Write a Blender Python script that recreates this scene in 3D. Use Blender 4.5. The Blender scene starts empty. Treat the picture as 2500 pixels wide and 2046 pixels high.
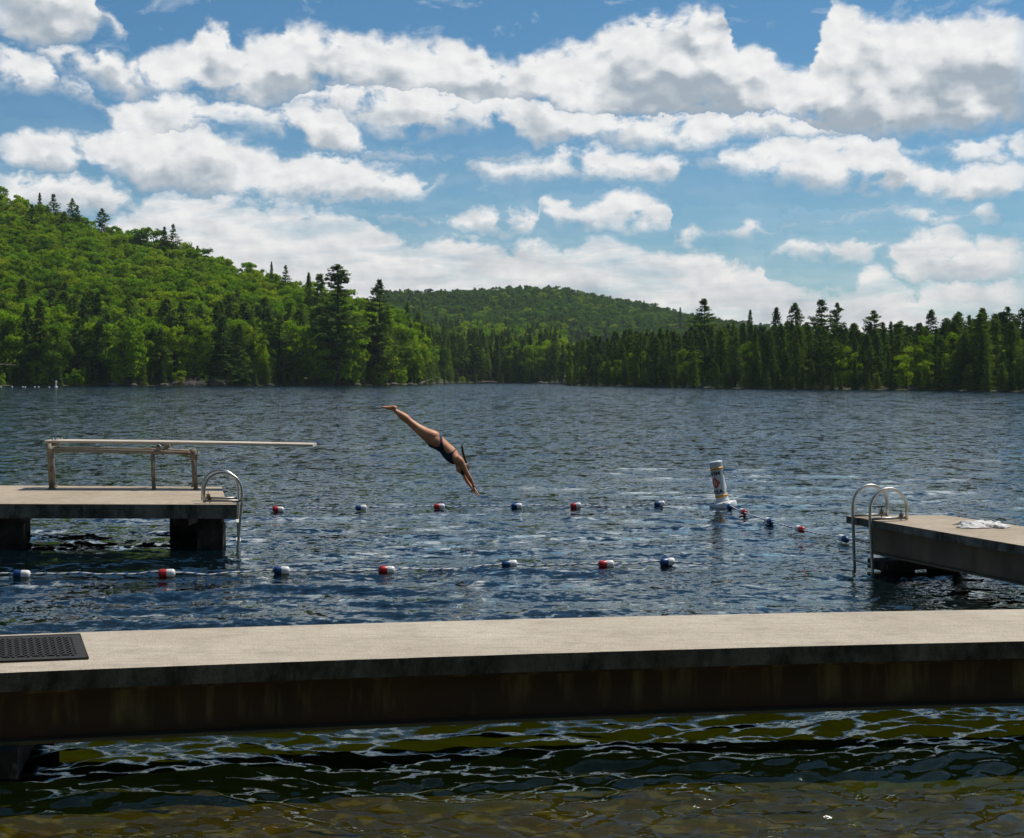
import bpy, bmesh, math, random
import numpy as np
from mathutils import Vector, Matrix, noise as mnoise
rad = math.radians
sc = bpy.context.scene
C = sc.collection
rng = np.random.default_rng(7)
random.seed(11)

# ------------------------------------------------------------------ camera
H, PITCH, ROLL, F = 2.68, math.atan(103/3472), rad(0.15), 3472.0
cw = Vector((0, math.cos(PITCH), -math.sin(PITCH)))
cu0 = Vector((0, math.sin(PITCH), math.cos(PITCH)))
cr0 = Vector((1, 0, 0))
cr = cr0*math.cos(ROLL) + cu0*math.sin(ROLL)
cu = cu0*math.cos(ROLL) - cr0*math.sin(ROLL)
cam_d = bpy.data.cameras.new('camera'); cam = bpy.data.objects.new('camera', cam_d); C.objects.link(cam)
cam.matrix_world = Matrix(((cr.x, cu.x, -cw.x, 0), (cr.y, cu.y, -cw.y, 0), (cr.z, cu.z, -cw.z, H), (0, 0, 0, 1)))
cam_d.sensor_width = 36; cam_d.lens = 50.0; cam_d.clip_start = .1; cam_d.clip_end = 20000
sc.camera = cam

# ------------------------------------------------------------------ look
sc.view_settings.view_transform = 'Standard'; sc.view_settings.look = 'None'
sc.view_settings.exposure = 0.0; sc.view_settings.gamma = 1.0
sc.render.engine = 'CYCLES'
sc.cycles.use_denoising = True
sc.cycles.max_bounces = 6; sc.cycles.transparent_max_bounces = 8
sc.cycles.diffuse_bounces = 2; sc.cycles.glossy_bounces = 3; sc.cycles.sample_clamp_indirect = 6; sc.cycles.sample_clamp_direct = 5
SUN = Vector((.47, .30, .94)).normalized()
SUN_EL = math.asin(SUN.z); SUN_AZ = math.atan2(SUN.x, SUN.y)
sl = bpy.data.lights.new('sun', 'SUN'); sl.energy = 4.2; sl.angle = rad(.5); sl.color = (1, .93, .82)
so = bpy.data.objects.new('sun', sl); C.objects.link(so)
so.rotation_euler = (-SUN).to_track_quat('-Z', 'Y').to_euler(); so.location = (0, 0, 50)

# ------------------------------------------------------------------ node helper
class NB:
    def __init__(s, tree): s.t = tree; s.L = tree.links
    def n(s, typ, **kw):
        nd = s.t.nodes.new(typ)
        for k, v in kw.items(): setattr(nd, k, v)
        return nd
    def put(s, sock, v):
        if hasattr(v, 'is_output'): s.L.new(v, sock)
        elif v is not None: sock.default_value = v
    def m(s, op, a, b=None, c=None, clamp=False):
        nd = s.n('ShaderNodeMath', operation=op, use_clamp=clamp)
        for i, v in enumerate((a, b, c)):
            if v is not None: s.put(nd.inputs[i], v)
        return nd.outputs[0]
    def v(s, op, a, b=None):
        nd = s.n('ShaderNodeVectorMath', operation=op); s.put(nd.inputs[0], a)
        if b is not None:
            if op == 'SCALE': s.put(nd.inputs['Scale'], b)
            else: s.put(nd.inputs[1], b)
        return nd.outputs['Value'] if op in ('LENGTH', 'DOT_PRODUCT') else nd.outputs[0]
    def xyz(s, x, y, z):
        nd = s.n('ShaderNodeCombineXYZ')
        for i, v in enumerate((x, y, z)): s.put(nd.inputs[i], v)
        return nd.outputs[0]
    def sep(s, v):
        nd = s.n('ShaderNodeSeparateXYZ'); s.put(nd.inputs[0], v); return nd.outputs
    def noise(s, vec, scale, detail=4, rough=.5, dist=0, dims='3D', col=False, w=None):
        nd = s.n('ShaderNodeTexNoise', noise_dimensions=dims)
        s.put(nd.inputs['Vector'], vec); s.put(nd.inputs['Scale'], scale); s.put(nd.inputs['Detail'], detail)
        s.put(nd.inputs['Roughness'], rough); s.put(nd.inputs['Distortion'], dist)
        return nd.outputs['Color' if col else 0]
    def mr(s, v, a, b, c=0., d=1., smooth=False):
        nd = s.n('ShaderNodeMapRange', interpolation_type='SMOOTHSTEP' if smooth else 'LINEAR')
        for i, q in enumerate((v, a, b, c, d)): s.put(nd.inputs[i], q)
        return nd.outputs[0]
    def mix(s, f, a, b, mode='MIX'):
        nd = s.n('ShaderNodeMix', data_type='RGBA', blend_type=mode)
        s.put(nd.inputs[0], f)
        for i, q in ((6, a), (7, b)):
            if isinstance(q, tuple) and len(q) == 3: q = (*q, 1)
            s.put(nd.inputs[i], q)
        return nd.outputs[2]
    def curve(s, x, pts):
        nd = s.n('ShaderNodeFloatCurve'); cv = nd.mapping.curves[0]
        pts = sorted(pts)
        cv.points[0].location = pts[0]; cv.points[1].location = pts[-1]
        for p in pts[1:-1]: cv.points.new(*p)
        for p in cv.points: p.handle_type = 'VECTOR'
        nd.mapping.update(); s.put(nd.inputs['Value'], x); return nd.outputs[0]
    def shmix(s, f, a, b):
        nd = s.n('ShaderNodeMixShader'); s.put(nd.inputs[0], f); s.L.new(a, nd.inputs[1]); s.L.new(b, nd.inputs[2]); return nd.outputs[0]

def mat(name):
    m = bpy.data.materials.new(name); m.use_nodes = True; m.node_tree.nodes.clear()
    nb = NB(m.node_tree); out = nb.n('ShaderNodeOutputMaterial'); nb.out = out; nb.mat = m
    return m, nb
def bsdf(nb, col, rough=.6, metal=0., normal=None, spec=.5, **kw):
    p = nb.n('ShaderNodeBsdfPrincipled')
    if isinstance(col, tuple) and len(col) == 3: col = (*col, 1)
    nb.put(p.inputs['Base Color'], col); nb.put(p.inputs['Roughness'], rough); nb.put(p.inputs['Metallic'], metal)
    nb.put(p.inputs['Specular IOR Level'], spec)
    if normal is not None: nb.L.new(normal, p.inputs['Normal'])
    for k, v in kw.items(): nb.put(p.inputs[k.replace('_', ' ')], v)
    nb.L.new(p.outputs[0], nb.out.inputs[0]); return p
def bump(nb, h, dist=.01, strength=1.):
    b = nb.n('ShaderNodeBump'); nb.put(b.inputs['Strength'], strength); nb.put(b.inputs['Distance'], dist); nb.L.new(h, b.inputs['Height']); return b.outputs[0]
def pos(nb): return nb.n('ShaderNodeNewGeometry').outputs['Position']
def simple(name, col, rough=.5, metal=0., var=.15, scale=8., bumpd=0.):
    m, nb = mat(name); p = pos(nb)
    n = nb.noise(p, scale, 5, .6)
    c2 = tuple(x*(1-var*2) for x in col)
    cc = nb.mix(nb.mr(n, .3, .7), c2, col)
    nrm = bump(nb, nb.noise(p, scale*6, 4, .6), bumpd) if bumpd else None
    bsdf(nb, cc, rough, metal, nrm); return m

# ------------------------------------------------------------------ picture direction -> azimuth / elevation (for the far shapes)
SC = 2500/2121.
def ray(x, y):                      # photo display coordinates (2121 wide)
    d = cw + cr*((x*SC-1250)/F) - cu*((y*SC-1023)/F); return d.normalized()
def azel(x, y):
    d = ray(x, y); return math.atan2(d.x, d.y), math.asin(d.z)

# ------------------------------------------------------------------ world: sky with cumulus layers
W = bpy.data.worlds.new('World'); sc.world = W; W.use_nodes = True
W.node_tree.nodes.clear(); nb = NB(W.node_tree)
D = nb.n('ShaderNodeTexCoord').outputs['Generated']
D = nb.v('NORMALIZE', D)
dx, dy, dz = nb.sep(D)
U = nb.m('ARCTAN2', dx, dy); V = nb.m('ARCSINE', dz)
U0, U1, V0, V1 = -.36, .36, -.02, .34
cloud_rows = [
 # (top edge, bottom edge) as photographed
 ([(-60,-60),(0,-60),(185,-60),(200,10),(212,40),(225,35),(250,62),(262,75)], [(-60,78),(0,82),(50,85),(90,97),(150,95),(190,70),(205,40),(212,45),(225,50),(250,80),(262,78)]),
 ([(76,108),(110,96),(150,103),(200,128),(210,104),(245,115),(270,135),(300,118),(340,103),(390,93),(410,58),(440,43),(462,58),(480,92),(500,116),(520,88),(560,80),(600,46),(640,50),(700,62),(750,75),(830,84),(880,90),(960,83),(1000,112),(1060,136),(1130,101),(1220,80),(1275,45),(1370,30),(1435,18),(1500,22),(1512,65),(1530,105),(1560,90),(1595,100),(1612,135),(1650,146),(1680,140),(1700,58),(1725,8),(1765,14),(1785,38),(1860,46),(1910,32),(1970,46),(2020,29),(2121,36),(2180,30)],
  [(76,112),(150,152),(215,182),(280,206),(330,195),(400,190),(450,212),(540,220),(600,206),(650,192),(700,190),(800,198),(900,210),(1000,222),(1060,212),(1110,215),(1160,236),(1300,248),(1480,250),(1600,244),(1660,256),(1700,282),(1800,283),(1900,279),(2000,275),(2121,258),(2180,256)]),
 ([(610,200),(650,180),(700,168),(760,176),(820,170),(880,184),(950,190),(1010,204),(1060,190),(1110,206),(1160,222),(1240,230),(1320,236),(1420,232),(1520,238),(1600,226),(1660,238),(1710,262),(1760,276)],
  [(610,215),(650,222),(700,245),(800,276),(900,276),(950,258),(1060,262),(1110,300),(1160,303),(1240,288),(1300,300),(1420,306),(1480,300),(1500,289),(1600,281),(1700,286),(1760,284)]),
 ([(-60,70),(0,78),(30,90),(60,115),(100,130),(122,165),(128,182),(150,168),(180,175),(186,196),(222,236),(280,204),(340,196),(400,197),(450,215),(520,218),(560,226),(600,210),(650,218),(700,225),(760,290),(775,322),(1478,330),(1510,309),(1560,310),(1590,279),(1640,286),(1700,284),(1790,282),(1850,290),(1872,312),(1880,335),(1930,340),(1990,334),(2060,330),(2121,331),(2180,330)],
  [(-60,180),(0,178),(60,178),(95,184),(118,174),(128,180),(150,192),(180,202),(186,198),(222,238),(240,285),(300,300),(420,268),(440,257),(500,251),(560,266),(620,286),(635,317),(700,326),(760,327),(775,322),(1478,329),(1530,352),(1600,373),(1650,376),(1690,391),(1780,403),(1850,396),(1930,401),(2000,418),(2121,406),(2180,404)]),
 ([(-60,285),(0,282),(45,267),(100,275),(160,271),(200,284),(230,272),(240,262),(300,264),(400,262),(440,266),(470,285),(520,293),(560,315),(600,334),(630,320),(680,325),(740,326),(760,345),(820,348),(860,362),(878,395),(940,338),(980,338),(1060,341),(1150,321),(1170,302),(1250,303),(1300,314),(1350,325),(1425,338),(1950,307),(2000,295),(2060,284),(2100,280),(2180,284)],
  [(-60,346),(0,346),(100,351),(180,346),(240,355),(300,399),(400,404),(600,412),(800,413),(860,409),(878,394),(940,337),(1000,361),(1050,376),(1100,366),(1250,361),(1320,376),(1345,370),(1400,377),(1425,336),(1950,306),(1980,325),(2060,330),(2180,329)]),
 ([(-60,350),(0,350),(60,360),(150,360),(220,372),(268,404),(300,436),(870,452),(940,445),(1000,434),(1050,424),(1090,440),(1112,458),(1118,402),(1180,410),(1200,426),(1240,414),(1290,391),(1340,398),(1380,424),(1389,446),(1392,488),(1430,463),(1466,492),(1508,478),(1550,455),(1592,472),(1600,480),(1862,434),(1900,430),(1960,440),(1985,456),(2008,442),(2040,427),(2072,446),(2080,450)],
  [(-60,440),(0,440),(150,432),(268,440),(300,440),(870,450),(950,469),(1050,479),(1100,486),(1112,462),(1118,415),(1130,445),(1145,471),(1180,462),(1300,469),(1380,461),(1389,450),(1392,490),(1430,508),(1466,490),(1508,479),(1550,486),(1592,474),(1600,472),(1862,433),(1920,466),(1985,454),(2008,444),(2040,456),(2072,448),(2080,446)]),
 ([(-60,520),(200,470),(262,432),(320,408),(480,405),(600,414),(650,430),(700,428),(760,450),(790,480),(850,495),(900,502),(930,488),(980,490),(1060,512),(1100,500),(1150,516),(1200,510),(1240,486),(1280,500),(1330,516),(1400,521),(1450,515),(1530,530),(1580,546),(1592,572),(1640,582),(1680,602),(1700,594),(1760,600),(1790,560),(1820,542),(1855,560),(1880,590),(2121,575),(2180,575)],
  [(-60,840),(2180,840)]),
 ([(1600,530),(1640,500),(1680,498),(1740,506),(1770,499),(1800,508),(1845,506),(1862,500),(1900,480),(1940,470),(1970,470),(2000,486),(2030,502),(2060,495),(2180,492)],
  [(1600,529),(1640,533),(1700,533),(1790,539),(1845,520),(1862,565),(1900,590),(2000,590),(2180,566)]),
]
def build_clouds():
    base = nb.v('MULTIPLY', nb.xyz(U, V, 0), (1, 1.35, 1))
    # domain warp: large lobes, crisp small curls
    w1 = nb.v('SUBTRACT', nb.noise(base, 26, 3, .5, col=True), (.5, .5, .5))
    w2 = nb.v('SUBTRACT', nb.noise(base, 80, 6, .55, col=True), (.5, .5, .5))
    wx1, wy1, _ = nb.sep(w1); wx2, wy2, _ = nb.sep(w2)
    u = nb.m('ADD', nb.m('MULTIPLY_ADD', wx1, .020, U), nb.m('MULTIPLY', wx2, .013))
    v = nb.m('ADD', nb.m('MULTIPLY_ADD', wy1, .012, V), nb.m('MULTIPLY', wy2, .017))
    t = nb.mr(u, U0, U1); vv = nb.mr(v, V0, V1)
    n1 = nb.noise(nb.v('ADD', base, nb.v('SCALE', w2, .012)), 22, 2.5, .45)
    off = nb.v('ADD', nb.v('ADD', base, nb.v('SCALE', w2, .012)), (.007, .013, 0))
    n2 = nb.noise(off, 22, 2.5, .45)
    nf = nb.noise(nb.v('MULTIPLY', base, (12, 24, 1)), 1., 4, .5, .3)
    A = None; Hh = None; Tk = None; TT = None
    for k, (top, bot) in enumerate(cloud_rows):
        def cv(pts, gap):
            out = []
            for (x, y) in pts:
                a, e = azel(x, y); out.append(((a-U0)/(U1-U0), min(max((e-V0)/(V1-V0), 0), 1)))
            return out
        tp, bt = cv(top, 0), cv(bot, 1)
        # outside its listed range a row is empty (top sits below bottom)
        for L_, val in ((tp, .0), (bt, .9)):
            L_.sort()
            if L_[0][0] > .02: L_.insert(0, (L_[0][0]-.006, L_[0][1] if val else L_[0][1]-.06)); L_.insert(0, (0, L_[0][1]))
            if L_[-1][0] < .98: L_.append((L_[-1][0]+.006, L_[-1][1] if val else L_[-1][1]-.06)); L_.append((1, L_[-1][1]))
        T = nb.curve(t, tp); B = nb.curve(t, bt)
        ta = nb.m('SUBTRACT', T, vv); tb = nb.m('SUBTRACT', vv, B)
        d = nb.m('MINIMUM', nb.m('MULTIPLY', ta, 1.8), tb)
        a = nb.mr(d, -.026, .024, smooth=True)
        h = nb.m('DIVIDE', tb, nb.m('MAXIMUM', nb.m('ADD', ta, tb), .03), clamp=True)
        if k == 6: a = nb.m('MULTIPLY', a, nb.mr(nb.noise(nb.v('MULTIPLY', base, (9, 30, 1)), 1., 7, .6, .3), .36, .52, .45, 1.0))
        tt = nb.m('ADD', ta, tb)
        if A is None: A, Hh, Tk, TT = a, h, d, tt
        else:
            sel = nb.m('GREATER_THAN', d, Tk)
            Hh = nb.m('ADD', nb.m('MULTIPLY', h, sel), nb.m('MULTIPLY', Hh, nb.m('SUBTRACT', 1, sel)))
            TT = nb.m('ADD', nb.m('MULTIPLY', tt, sel), nb.m('MULTIPLY', TT, nb.m('SUBTRACT', 1, sel)))
            Tk = nb.m('MAXIMUM', d, Tk); A = nb.m('MAXIMUM', A, a)
    # thin holes and wisps
    hole = nb.mr(nb.m('ADD', nb.noise(base, 36, 6, .58, .3), nb.m('MULTIPLY', Tk, 2.6)), .34, .54, smooth=True)
    A = nb.m('MULTIPLY', A, hole)
    wisp = nb.m('MULTIPLY', nb.mr(nb.noise(nb.v('MULTIPLY', base, (1, 1.6, 1)), 24, 8, .62, .5), .58, .80), .55)
    A = nb.m('MAXIMUM', A, wisp)
    # everywhere outside the frame: generic cumulus field of the same kind
    g = nb.noise(nb.v('MULTIPLY', D, (1, 1, 2.6)), 5.5, 9, .58, .2)
    ga = nb.mr(g, .58, .68, smooth=True)
    inside = nb.m('MULTIPLY', nb.mr(nb.m('ABSOLUTE', U), .335, .36, 1, 0), nb.mr(V, .275, .31, 1, 0))
    A = nb.m('ADD', nb.m('MULTIPLY', A, inside), nb.m('MULTIPLY', ga, nb.m('SUBTRACT', 1, inside)))
    gh = nb.mr(g, .5, .7, .9, .35)
    Hh = nb.m('ADD', nb.m('MULTIPLY', Hh, inside), nb.m('MULTIPLY', gh, nb.m('SUBTRACT', 1, inside)))
    # relief: side turned to the sun is bright, flat bases of the thick clouds are grey
    rel = nb.m('SUBTRACT', n1, n2)
    hh = nb.m('ADD', nb.m('MULTIPLY_ADD', rel, 2.0, Hh), nb.m('MULTIPLY', nb.m('SUBTRACT', nf, .5), 1.0))
    body = nb.mr(hh, nb.mr(TT, .05, .17, -.10, .13), nb.mr(TT, .05, .17, .45, .72), 0, 1, smooth=True)
    floor_ = nb.mr(TT, .04, .15, .42, .0)
    lit = nb.m('MULTIPLY', nb.m('ADD', floor_, nb.m('MULTIPLY', body, nb.m('SUBTRACT', 1, floor_))), .90)
    ly = nb.noise(nb.v('MULTIPLY', base, (13, 50, 1)), 1., 5, .55, .3)
    lowband = nb.mr(V, .085, .135, 1, 0)
    lit = nb.m('ADD', nb.m('MULTIPLY', lit, nb.m('SUBTRACT', 1, nb.m('MULTIPLY', lowband, .45))), nb.m('MULTIPLY', lowband, nb.m('MULTIPLY', nb.m('SUBTRACT', ly, .33), 1.5)))
    r3 = nb.m('SUBTRACT', nb.noise(base, 48, 4, .5), nb.noise(nb.v('ADD', base, (.003, .007, 0)), 48, 4, .5))
    lit = nb.m('ADD', lit, nb.m('MULTIPLY', r3, .85), clamp=True)
    veil = nb.m('MULTIPLY', nb.mr(V, .02, .20, .30, 0), nb.mr(ly, .35, .6, .6, 1.2))
    A = nb.m('MAXIMUM', A, veil)
    return A, lit
A, LIT = build_clouds()
sky = nb.n('ShaderNodeTexSky', sky_type='NISHITA', sun_disc=False, sun_elevation=SUN_EL, sun_rotation=SUN_AZ)
sky.air_density = 1.0; sky.dust_density = .6; sky.ozone_density = 2.0
bg1 = nb.n('ShaderNodeBackground')
nb.L.new(nb.mix(1., sky.outputs[0], (.46, .79, .95), 'MULTIPLY'), bg1.inputs[0]); bg1.inputs[1].default_value = .088
ccol = nb.mix(LIT, (.37, .435, .50), (.90, .90, .895))
low = nb.mr(V, .03, .13, 1, 0)
ccol = nb.mix(nb.m('MULTIPLY', low, .5), ccol, nb.mix(LIT, (.45, .50, .54), (.83, .79, .74)))
bg2 = nb.n('ShaderNodeBackground'); nb.L.new(ccol, bg2.inputs[0]); bg2.inputs[1].default_value = 1.0
wo = nb.n('ShaderNodeOutputWorld'); nb.L.new(nb.shmix(A, bg1.outputs[0], bg2.outputs[0]), wo.inputs[0])
W.cycles.sampling_method = 'MANUAL'; W.cycles.sample_map_resolution = 512

# ------------------------------------------------------------------ object helpers
def link(o): C.objects.link(o); return o
def tag(o, label=None, cat=None, group=None, kind=None):
    if label: o['label'] = label
    if cat: o['category'] = cat
    if group: o['group'] = group
    if kind: o['kind'] = kind
    return o
def empty(name, loc=(0, 0, 0), rz=0., parent=None):
    o = bpy.data.objects.new(name, None); o.location = loc; o.rotation_euler = (0, 0, rz); o.empty_display_size = .2
    o.parent = parent; return link(o)
def from_bm(name, bm, m, parent=None, smooth=False):
    me = bpy.data.meshes.new(name); bmesh.ops.recalc_face_normals(bm, faces=bm.faces[:]); bm.to_mesh(me); bm.free()
    for x in (m if isinstance(m, (list, tuple)) else [m]): me.materials.append(x)
    if smooth: me.polygons.foreach_set('use_smooth', [True]*len(me.polygons))
    o = bpy.data.objects.new(name, me); o.parent = parent
    return link(o)
def from_np(name, verts, faces, m, parent=None, smooth=False, midx=None, do_link=True):
    """faces: (n,k) array, k = 3 or 4"""
    verts = np.asarray(verts, np.float32); faces = np.asarray(faces, np.int32); k = faces.shape[1]
    me = bpy.data.meshes.new(name); me.vertices.add(len(verts)); me.vertices.foreach_set('co', verts.ravel())
    me.loops.add(faces.size); me.loops.foreach_set('vertex_index', faces.ravel())
    me.polygons.add(len(faces)); me.polygons.foreach_set('loop_start', np.arange(0, faces.size, k, dtype=np.int32))
    me.polygons.foreach_set('loop_total', np.full(len(faces), k, np.int32))
    if smooth: me.polygons.foreach_set('use_smooth', np.ones(len(faces), bool))
    for x in (m if isinstance(m, (list, tuple)) else [m]): me.materials.append(x)
    if midx is not None: me.polygons.foreach_set('material_index', np.asarray(midx, np.int32))
    me.update(calc_edges=True); me.validate()
    o = bpy.data.objects.new(name, me); o.parent = parent
    return link(o) if do_link else o
def prism(bm, top, z0, z1, bev=0.):
    """top: list of (x,y) ; solid between z0 (low) and z1 (high)"""
    vs = [bm.verts.new((x, y, z1)) for x, y in top]; vb = [bm.verts.new((x, y, z0)) for x, y in top]
    fs = [bm.faces.new(vs), bm.faces.new(vb[::-1])]; n = len(top)
    for i in range(n): fs.append(bm.faces.new((vs[i], vb[i], vb[(i+1) % n], vs[(i+1) % n])))
    if bev:
        es = {e for f in fs for e in f.edges}
        bmesh.ops.bevel(bm, geom=list(es), offset=bev, segments=2, affect='EDGES', profile=.6)
def box(bm, c, s, rot=None, bev=0.):
    mx = Matrix.Translation(c) @ (rot.to_4x4() if rot else Matrix.Identity(4)) @ Matrix.Diagonal((*s, 1))
    r = bmesh.ops.create_cube(bm, size=1, matrix=mx)
    if bev:
        es = {e for v in r['verts'] for e in v.link_edges}
        bmesh.ops.bevel(bm, geom=list(es), offset=bev, segments=2, affect='EDGES', profile=.6)
def tube(bm, pts, r, seg=10, closed_ends=True, mi=None):
    pts = [Vector(p) for p in pts]; n = len(pts); rs = r if isinstance(r, (list, tuple)) else [r]*n
    T = [(pts[min(i+1, n-1)]-pts[max(i-1, 0)]).normalized() for i in range(n)]
    ref = Vector((0, 0, 1)) if abs(T[0].z) < .9 else Vector((1, 0, 0))
    N = T[0].cross(ref).normalized(); rings = []
    for i in range(n):
        N = (N - T[i]*N.dot(T[i])).normalized(); B = T[i].cross(N)
        rings.append([bm.verts.new(pts[i] + (N*math.cos(a)+B*math.sin(a))*rs[i]) for a in [2*math.pi*k/seg for k in range(seg)]])
    for i in range(n-1):
        for k in range(seg):
            f = bm.faces.new((rings[i][k], rings[i][(k+1) % seg], rings[i+1][(k+1) % seg], rings[i+1][k])); f.smooth = True
            if mi: f.material_index = mi(i, k)
    if closed_ends: bm.faces.new(rings[0][::-1]); bm.faces.new(rings[-1])
def lathe(bm, prof, seg=24, mi=None, mx=None):
    mx = mx or Matrix.Identity(4); rings = []
    for r, z in prof: rings.append([bm.verts.new(mx @ Vector((r*math.cos(2*math.pi*k/seg), r*math.sin(2*math.pi*k/seg), z))) for k in range(seg)])
    for i in range(len(prof)-1):
        for k in range(seg):
            f = bm.faces.new((rings[i][k], rings[i][(k+1) % seg], rings[i+1][(k+1) % seg], rings[i+1][k])); f.smooth = True
            if mi: f.material_index = mi(i)
    if prof[0][0] > 1e-4: f = bm.faces.new(rings[0][::-1]); f.material_index = mi(0) if mi else 0
    if prof[-1][0] > 1e-4: f = bm.faces.new(rings[-1]); f.material_index = mi(len(prof)-2) if mi else 0

# ------------------------------------------------------------------ terrain
def pr(x, y):                        # (azimuth, elevation) from photo display px
    return azel(x, y)
# columns: photo x of the bearing, shore range, then (range, height) knots
TREE = 13.
def ridge(x, y, r, th=TREE):         # ground height whose canopy meets the skyline at this bearing
    return max(H + r*math.tan(azel(x, y)[1]) - th, 1.5)
cols = []
far = {-400: 640, 0: 625, 700: 606, 820: 602, 1000: 596, 1108: 588, 1165: 592, 1230: 605, 1300: 620, 1360: 634, 1430: 648, 1500: 660, 1700: 690, 2121: 700, 2500: 700}
farx = sorted(far)
def fary(x): return float(np.interp(x, farx, [far[k] for k in farx]))
lh = [(-500, 330, 690, 300), (-200, 352, 675, 355), (0, 395, 660, 392), (60, 398, 655, 408), (120, 398, 650, 425), (200, 402, 645, 455), (300, 404, 635, 480), (380, 408, 625, 500), (450, 412, 615, 526), (520, 416, 600, 545), (600, 424, 585, 577), (640, 428, 575, 592), (700, 432, 560, 612), (760, 440, 550, 632), (820, 455, 545, 655), (865, 480, 545, 690)]
for x, rs, rr, y in lh:
    z = ridge(x, y, rr); cols.append((x, rs, (rs+45, 1.2+.10*z), (rs+.45*(rr-rs), .42*z), (rr, z), (rr+250, .55*z)))
for x, rs in ((885, 520), (900, 560), (930, 600), (1010, 628), (1160, 600)):
    cols.append((x, rs, (rs+60, 4), (820, 12), (1000, ridge(x, 662, 1000)), (1120, ridge(x, 662, 1000)+1)))
for x, rs in ((1172, 460), (1210, 448), (1300, 420), (1400, 385), (1500, 358), (1700, 335), (1950, 318), (2121, 303), (2500, 280), (2900, 262)):
    cols.append((x, rs, (rs+30, 1.5), (rs+140, 3), (900, 12), (1100, 14)))
caz = np.array([azel(c[0], 780)[0] for c in cols])
RS = np.array([c[1] for c in cols], float)
KR = np.array([[c[i][0] for i in (2, 3, 4, 5)] + [1500, 2600] for c in cols], float)
KZ = np.array([[c[i][1] for i in (2, 3, 4, 5)] + [ridge(c[0], fary(c[0]), 1500, 11), .6*ridge(c[0], fary(c[0]), 1500)] for c in cols], float)
def shore(az): return np.interp(az, caz, RS)
def bed_depth(y):
    return np.interp(y, [2., 4.6, 6, 8.3, 11, 14, 20, 30, 60, 120, 250], [-.8, 0, .25, .6, 1.0, 1.5, 2.6, 3.8, 6, 8, 8])
def bed_seen(y):      # refraction lifts the bed to about a quarter of its depth at this shallow view
    return bed_depth(y)*np.interp(y, [0, 16, 60], [.28, .28, .6])
def height(x, y):
    x = np.asarray(x, float); y = np.asarray(y, float)
    az = np.arctan2(x, y); r = np.hypot(x, y); rs = shore(az)
    s = r-rs
    K = [np.interp(az, caz, KR[:, i]) for i in range(6)]; Z = [np.interp(az, caz, KZ[:, i]) for i in range(6)]
    K = [rs] + K; Z = [np.full_like(rs, .12)] + Z
    z = np.full_like(rs, .12)
    for i in range(6):
        t = np.clip((r-K[i])/np.maximum(K[i+1]-K[i], 1), 0, 1); z = np.where(r > K[i], Z[i]*(1-t)+Z[i+1]*t, z)
    z = z + np.clip(s/60, 0, 1)*1.2*np.sin(x*.05+1)*np.sin(y*.043)
    lake = -np.minimum(bed_seen(y), np.maximum(.3+(-s)*.12, .3))
    out = np.where(s > 0, z, np.where(s > -2, .12+s*.2, lake))
    # near bank behind and beside the viewer
    return np.where((y < 4.6) | (r < 5), np.where(y < 4.6, np.interp(y, [-60, -6, 0, 3, 4.6], [9, 2.4, 1.1, .35, 0.]), out), out)

def smooth_grid(xs_fn, rows, ncol, zf):
    pass
m_ground, nb = mat('forest_floor')
p = pos(nb); px_, py_, pz_ = nb.sep(p)
cob = nb.n('ShaderNodeTexVoronoi', feature='SMOOTH_F1'); nb.put(cob.inputs['Vector'], nb.v('ADD', p, nb.v('SCALE', nb.noise(p, 2.2, 3, .6, col=True), .35))); cob.inputs['Scale'].default_value = 4.2
cob.inputs['Smoothness'].default_value = .3
bedc = nb.mix(nb.mr(nb.noise(p, 2.2, 6, .66), .42, .60), (.018, .011, .003), (.15, .092, .013))
bedc = nb.mix(nb.mr(cob.outputs['Distance'], .12, .5), bedc, (.05, .032, .01))
bedc = nb.mix(nb.m('MULTIPLY', nb.mr(nb.noise(p, 5.5, 3, .5), .56, .62), .55), bedc, (.22, .19, .10))
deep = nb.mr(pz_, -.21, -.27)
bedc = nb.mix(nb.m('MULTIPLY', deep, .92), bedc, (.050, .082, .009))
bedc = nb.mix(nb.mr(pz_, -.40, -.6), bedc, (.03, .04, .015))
landc = nb.mix(nb.noise(p, .25, 6, .6), (.045, .035, .018), (.05, .075, .018))
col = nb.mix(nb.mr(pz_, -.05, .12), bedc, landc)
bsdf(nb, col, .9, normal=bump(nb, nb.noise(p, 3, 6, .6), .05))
def grid_faces(nr, nc):
    i = np.arange(nr-1)[:, None]*nc + np.arange(nc-1)[None]; return np.stack([i, i+1, i+nc+1, i+nc], -1).reshape(-1, 4)
# one sheet, fan-shaped so it reaches the horizon evenly
th = np.linspace(-math.pi, math.pi, 721); th = np.sort(np.concatenate([th, np.linspace(-.5, .5, 400)]))
rr_ = np.concatenate([np.linspace(.0, 6, 8), np.linspace(6.3, 15, 150), np.geomspace(15.4, 240, 60), np.linspace(244, 780, 150), np.geomspace(790, 2600, 60)])
R_, T_ = np.meshgrid(rr_, th, indexing='ij')
X_, Y_ = R_*np.sin(T_), R_*np.cos(T_)
Z_ = height(X_, Y_)
Z_ = np.where((Y_ < 4.6), np.interp(Y_, [-400, -60, -6, 0, 3, 4.6], [40, 9, 2.4, 1.1, .35, 0.]), Z_)
nz_ = np.zeros_like(Z_); mk = (R_ > 6) & (R_ < 16) & (np.abs(T_) < .6)
nz_[mk] = [.030*mnoise.noise(Vector((a*1.3, b*2.0, 0))) + .022*mnoise.noise(Vector((a*3.4, b*4.6, 3))) + .010*mnoise.noise(Vector((a*8, b*9, 5))) for a, b in zip(X_[mk], Y_[mk])]
Z_ = Z_ + nz_
ter = from_np('ground', np.stack([X_, Y_, Z_], -1).reshape(-1, 3), grid_faces(len(rr_), len(th)), m_ground, smooth=True)
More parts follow.
